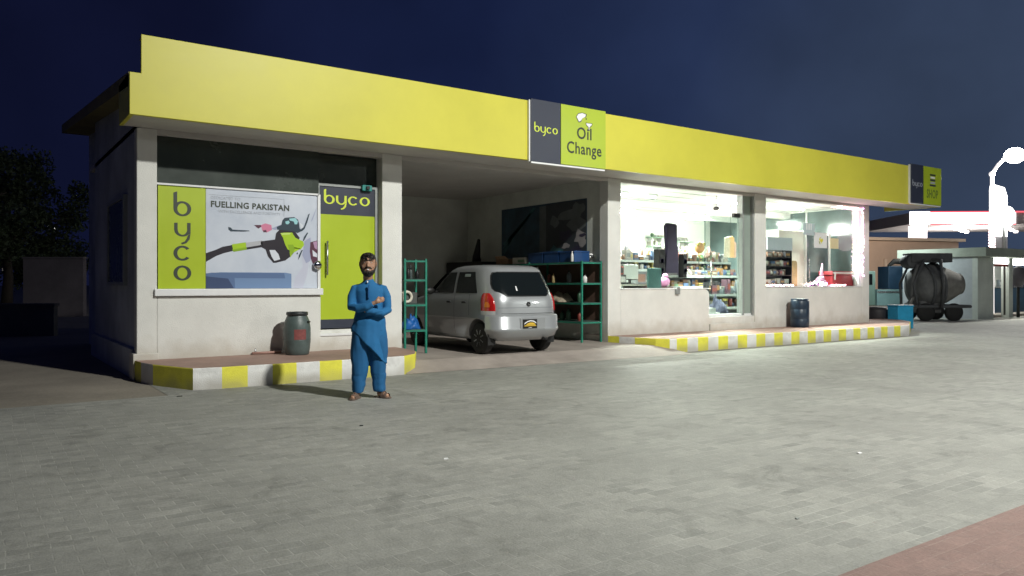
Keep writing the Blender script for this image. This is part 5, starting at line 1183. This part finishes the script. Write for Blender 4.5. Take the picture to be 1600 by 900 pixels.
light('pickup_fill', 'POINT', at_depth(1386, 385, 31), 260, (.9, 1, .96), shadow_soft_size=.2)  # fill added to brighten the pickup; no lamp stands here
# beige far building with openings
c0 = Vector((46.5, 27.5, 0))
t = thing('far_building', 'pinkish beige flat building glimpsed far behind the shop end', 'building', c0, R(-20))
m = MB(); m.box(-8, 8, 0, 5, 0, 4.2, mat('beige_render', (.50, .38, .30), .8, .15, .6)); m.build('wall', t)
m = MB(); m.box(-8.3, 8.3, -.3, 5.3, 4.21, 4.4, mat('beige_slab', (.55, .45, .36), .8)); m.build('roof', t)
for xx in (-6, -3, 0, 3, 6):
    m = MB(); m.box(xx-.8, xx+.8, -.02, -.002, .4, 2.6, mat('shutter_grey', (.22, .25, .26), .6, .2, 3)); m.build('shutter', t)
    m = MB(); m.box(xx-1.0, xx-.8, -.12, -.022, 0, 3.0, MATS['beige_slab']); m.build('pilaster', t)
light('far_wall_fill', 'POINT', (43, 22, 5), 900, (1, .82, .66), shadow_soft_size=.3)  # added fill for the far building, belongs to no lamp
# lit canopy of the neighbouring forecourt
NEON = mat('canopy_neon', (1, 1, 1), .5, emit=(1, .90, .88), es=2.2); NEONR = mat('canopy_red_edge', (.9, .1, .1), .5, emit=(1, .12, .16), es=1.3)
c0 = at_depth(1421, 444, 60.0); c0.z = 0
t = thing('fuel_canopy', 'brightly lit fuel canopy with a white glowing edge in the distance', 'canopy', c0, R(-38))
m = MB(); m.box(0, 24, 0, 9, 6.05, 6.95, mat('canopy_top', (.35, .33, .33), .6)); m.build('roof', t)
m = MB(); m.box(0, 1.5, -.14, -.01, 6.0, 7.05, NEON); m.box(1.52, 8.0, -.12, -.01, 6.1, 6.95, NEON); m.box(8.9, 24, -.12, -.01, 6.0, 6.95, NEON); m.build('light_band', t)
m = MB(); m.box(1.52, 24, -.12, -.005, 6.955, 7.05, NEONR); m.box(1.52, 8.0, -.12, -.005, 6.0, 6.095, NEONR); m.build('red_edge', t)
for xx in (.55, 21):
    m = MB(); m.box(xx, xx+.95, .3, 1.4, 0, 5.98, NEON if xx < 3 else mat('canopy_column', (.6, .6, .6), .6)); m.box(xx-.02, xx+.97, .28, .299, 0, .8, mat('canopy_column', (.6, .6, .6), .6)); m.build('column', t)
for k in range(7):
    p = Matrix.Rotation(R(-38), 4, 'Z') @ Vector((4.6+k*1.35, 2.0+(k % 3)*1.8, 5.72)); m = MB(); m.lathe([(.001, 0), (.16, 0), (.20, .16), (.12, .22)], NEON, 12); m.tube([(0, 0, .2), (0, 0, .32)], .04, ALUG)
    o = m.build('canopy_spot'); o.location = c0+p; tag(o, 'small bright spot lamp hanging under the distant canopy roof', 'lamp', 'spot lamps under the far canopy')
light('canopy_glow', 'POINT', c0+Matrix.Rotation(R(-38), 4, 'Z') @ Vector((6, 4, 4.6)), 2600, (1, .95, .9), shadow_soft_size=.6)
# price pylon, flood lamp
c = at_depth(1561, 472, 52); m_ = thing('lit_pylon', 'tall overexposed white sign pylon behind the street lamp', 'sign', (c.x, c.y, 0), R(-30))
m = MB(); m.box(-.5, .5, -.15, .15, 0, 4.6, mat('pylon_grey', (.4, .4, .42), .5)); m.build('post', m_)
m = MB(); m.prism([(-.55, 4.6), (.45, 4.6), (.45, 7.3), (.25, 7.9), (-.5, 8.1), (-.55, 7.8)], -.2, .2, mat('pylon_lit', (1, 1, 1), .5, emit=(1, .98, .95), es=4), M=FRONT); m.build('panel', m_)
c = at_depth(1574, 338, 50)
t = thing('flood_lamp', 'round glaring flood lamp on a mast at canopy height', 'lamp', (c.x, c.y, 0))
m = MB(); m.tube([(0, .2, 0), (0, .2, c.z)], .10, ALUG); m.build('mast', t)
m = MB(); m.ell((0, 0, c.z), (.72, .4, .66), mat('flood_glare', (1, 1, 1), .5, emit=(1, 1, .97), es=8), 24); m.build('lamp_head', t)  # head made oversized, its shape carries the bloom round the lamp
# street lamp with LED-wrapped pole
c = at_depth(1550, 496, 33); sx, sy = c.x, c.y; zt = at_depth(1550, 272, 33).z
t = thing('street_lamp', 'white street lamp with an angled arm and light strings round its pole', 'street lamp', (sx, sy, 0), R(-YAW))
PW_ = mat('self_lit_white_pole', (.8, .78, .78), .4, emit=(1, .93, .92), es=.9)  # emission puts the lamplit brightness of pole and arm into the material
m = MB(); m.tube([(0, 0, 0), (0, 0, zt)], [.09, .07], PW_, 12); m.build('pole', t)
m = MB(); m.tube([(0, 0, zt), (.28, 0, zt+.42), (.62, 0, zt+.75)], [.075, .07, .06], PW_, 12); m.ell((0, 0, zt), (.12, .12, .12), PW_); m.build('arm', t)
m = MB(); m.cbox((.98, 0, zt+.86), (.62, .30, .14), ALUG); m.build('lamp_head', t, bevel=.05)
m = MB(); m.ell((.98, 0, zt+.80), (.42, .38, .33), mat('street_lamp_glow', (1, 1, 1), .5, emit=(1, 1, .95), es=30), 24); m.build('lamp_glare', t)  # rounded and enlarged so the shape stands in for the lamp's glare
m = MB(); z0_, z1_ = at_depth(1545, 390, 33).z, at_depth(1545, 347, 33).z
m.tube([(.11*math.cos(k*.9), .11*math.sin(k*.9), z0_+(z1_-z0_)*k/70) for k in range(71)], .03, mat('led_string', (1, .8, .8), .5, emit=(1, .62, .62), es=6), 6); m.build('light_string', t)
p = Vector((sx, sy, 0))+Matrix.Rotation(R(-YAW), 3, 'Z') @ Vector((.98, -.5, zt+.55))
light('street_lamp_light', 'POINT', p, 3000, (1, .99, .92), shadow_soft_size=.3)
# low plants / litter on the paving
for k, (u, v, mm, s_) in enumerate(((1342, 709, WHT, .022), (564, 666, BLACK, .02), (696, 718, ALU, .02), (1245, 812, ALUG, .012), (280, 620, DK, .035))):
    c = at_depth(u, v, H*F/(v-HV)); m = MB(); m.prism([(-s_, -s_*.6), (s_*.8, -s_*.8), (s_*1.1, s_*.3), (-s_*.2, s_*.8)], .0, .006, mm); o = m.build('litter'); o.location = (c.x, c.y, .005)
    tag(o, ['white paper scrap on the open paving at right', 'dark pebble on the paving in front of the man', 'pale scrap lying on the paving below the car', 'small grey chip on the paving low in the middle', 'dark leaf scrap at the left kerb corner'][k], 'litter')

# ------------------------------------------------------------------ left: trees, low walls, far lamps
BARK = mat('bark', (.05, .04, .03), .9, .3, 6, .4, 20); LEAF = mat('night_leaf', (.035, .055, .02), .7, .5, 1.2)
def tree(label, loc, h, spread, seed, nclump=46, lpc=90):
    r_ = random.Random(seed); t = thing('tree', label, 'tree', loc)
    m = MB(); m.tube([(0, 0, 0), (.1, .05, h*.2), (-.05, .1, h*.42), (.1, 0, h*.7)], [.32, .25, .18, .06], BARK, 12)
    tips = []
    for k in range(9):
        a = r_.uniform(0, 6.28); z = h*r_.uniform(.25, .55); L_ = spread*r_.uniform(.5, .9); e_ = Vector((L_*math.cos(a), L_*math.sin(a), z+h*r_.uniform(.12, .3)))
        m.tube([(0, .05, z), Vector((0, .05, z)).lerp(e_, .5)+Vector((0, 0, .3)), e_], [.12, .07, .03], BARK, 8); tips.append(e_)
    m.build('trunk', t)
    m = MB(); cl = []
    for k in range(nclump):
        a = r_.uniform(0, 6.28); f = r_.random()**.5; z = h*(.36+.60*r_.random()); prof = math.sin(math.pi*min(.97, max(.08, (z/h-.25)/.78)))**.7
        cl.append((Vector((spread*f*prof*math.cos(a), spread*f*prof*math.sin(a), z)), spread*r_.uniform(.13, .28)))
    vs, fs = [], []
    for c_, rr_ in cl:
        for j in range(lpc):
            d = Vector((r_.gauss(0, 1), r_.gauss(0, 1), r_.gauss(0, .8))); d = d.normalized()*rr_*(r_.random()**.4)
            p = c_+d; s_ = r_.uniform(.07, .16); a1 = Vector((r_.gauss(0, 1), r_.gauss(0, 1), r_.gauss(0, 1))).normalized(); a2 = a1.cross(Vector((r_.gauss(0, 1), r_.gauss(0, 1), r_.gauss(0, 1)))).normalized()
            k = len(vs); vs += [p-a1*s_, p+a2*s_*.5, p+a1*s_, p-a2*s_*.5]; fs.append((k, k+1, k+2, k+3))
    m.add(vs, fs, LEAF); m.build('crown', t)
c = at_depth(10, 480, 44); tree('big dark tree at the left edge against the night sky', (c.x, c.y, 0), 9.0, 4.0, 5, 110, 170)
c = at_depth(70, 480, 52); tree('smaller dark tree right of the big one, behind the low walls', (c.x, c.y, 0), 4.6, 3.2, 9, 60, 130)
c = at_depth(-60, 480, 40); tree('dark tree partly cut off by the left edge', (c.x, c.y, 0), 8.6, 3.6, 12, 70, 150)
DW = mat('dusty_wall', (.13, .115, .125), .9, .3, 1, .3, 16); DW2 = mat('dusty_wall_low', (.18, .19, .16), .9, .3, 1, .3, 16)
def wall(label, u0, u1, base, top, d0, d1, mm, th=.25):
    a = at_depth(u0, base, d0); b = at_depth(u1, base, d1); za = at_depth(u0, top, d0).z
    t = thing('boundary_wall', label, 'wall', (a.x, a.y, 0)); v = Vector((b.x-a.x, b.y-a.y, 0)); L_ = v.length; A = Matrix.Rotation(math.atan2(v.y, v.x), 4, 'Z')
    m = MB(); m.box(0, L_, 0, th, 0, za, mm, M=A); m.build('masonry', t); m = MB(); m.box(-.03, L_+.03, -.04, th+.04, za+.001, za+.07, mm, M=A); m.build('coping', t)
wall('low grey boundary wall left of the building', -120, 84, 530, 479, 20, 20.5, DW2)
wall('taller far boundary wall behind the low grey one', 36, 130, 470, 404, 33, 33, DW)
for k, (u, v, d) in enumerate(((77, 355, 90), (86, 358, 95), (6, 421, 80))):
    c = at_depth(u, v, d); t = thing('street_lamp', ['tiny far white lamp left of the building, the higher of a pair', 'tiny far white lamp left of the building, the lower of a pair', 'faint tiny far lamp near the left edge'][k], 'street lamp', (c.x, c.y, 0))
    m = MB(); m.tube([(0, 0, 0), (0, 0, c.z)], .06, DK, 8); m.build('pole', t)
    m = MB(); m.ell((0, -.05, c.z), (.16, .16, .16), mat('far_lamp', (1, 1, 1), .5, emit=(1, .98, .92), es=2.2 if k < 2 else .5) if k < 2 else mat('far_lamp_faint', (1, 1, 1), .5, emit=(1, .9, .8), es=.4), 12); m.build('lamp_head', t)
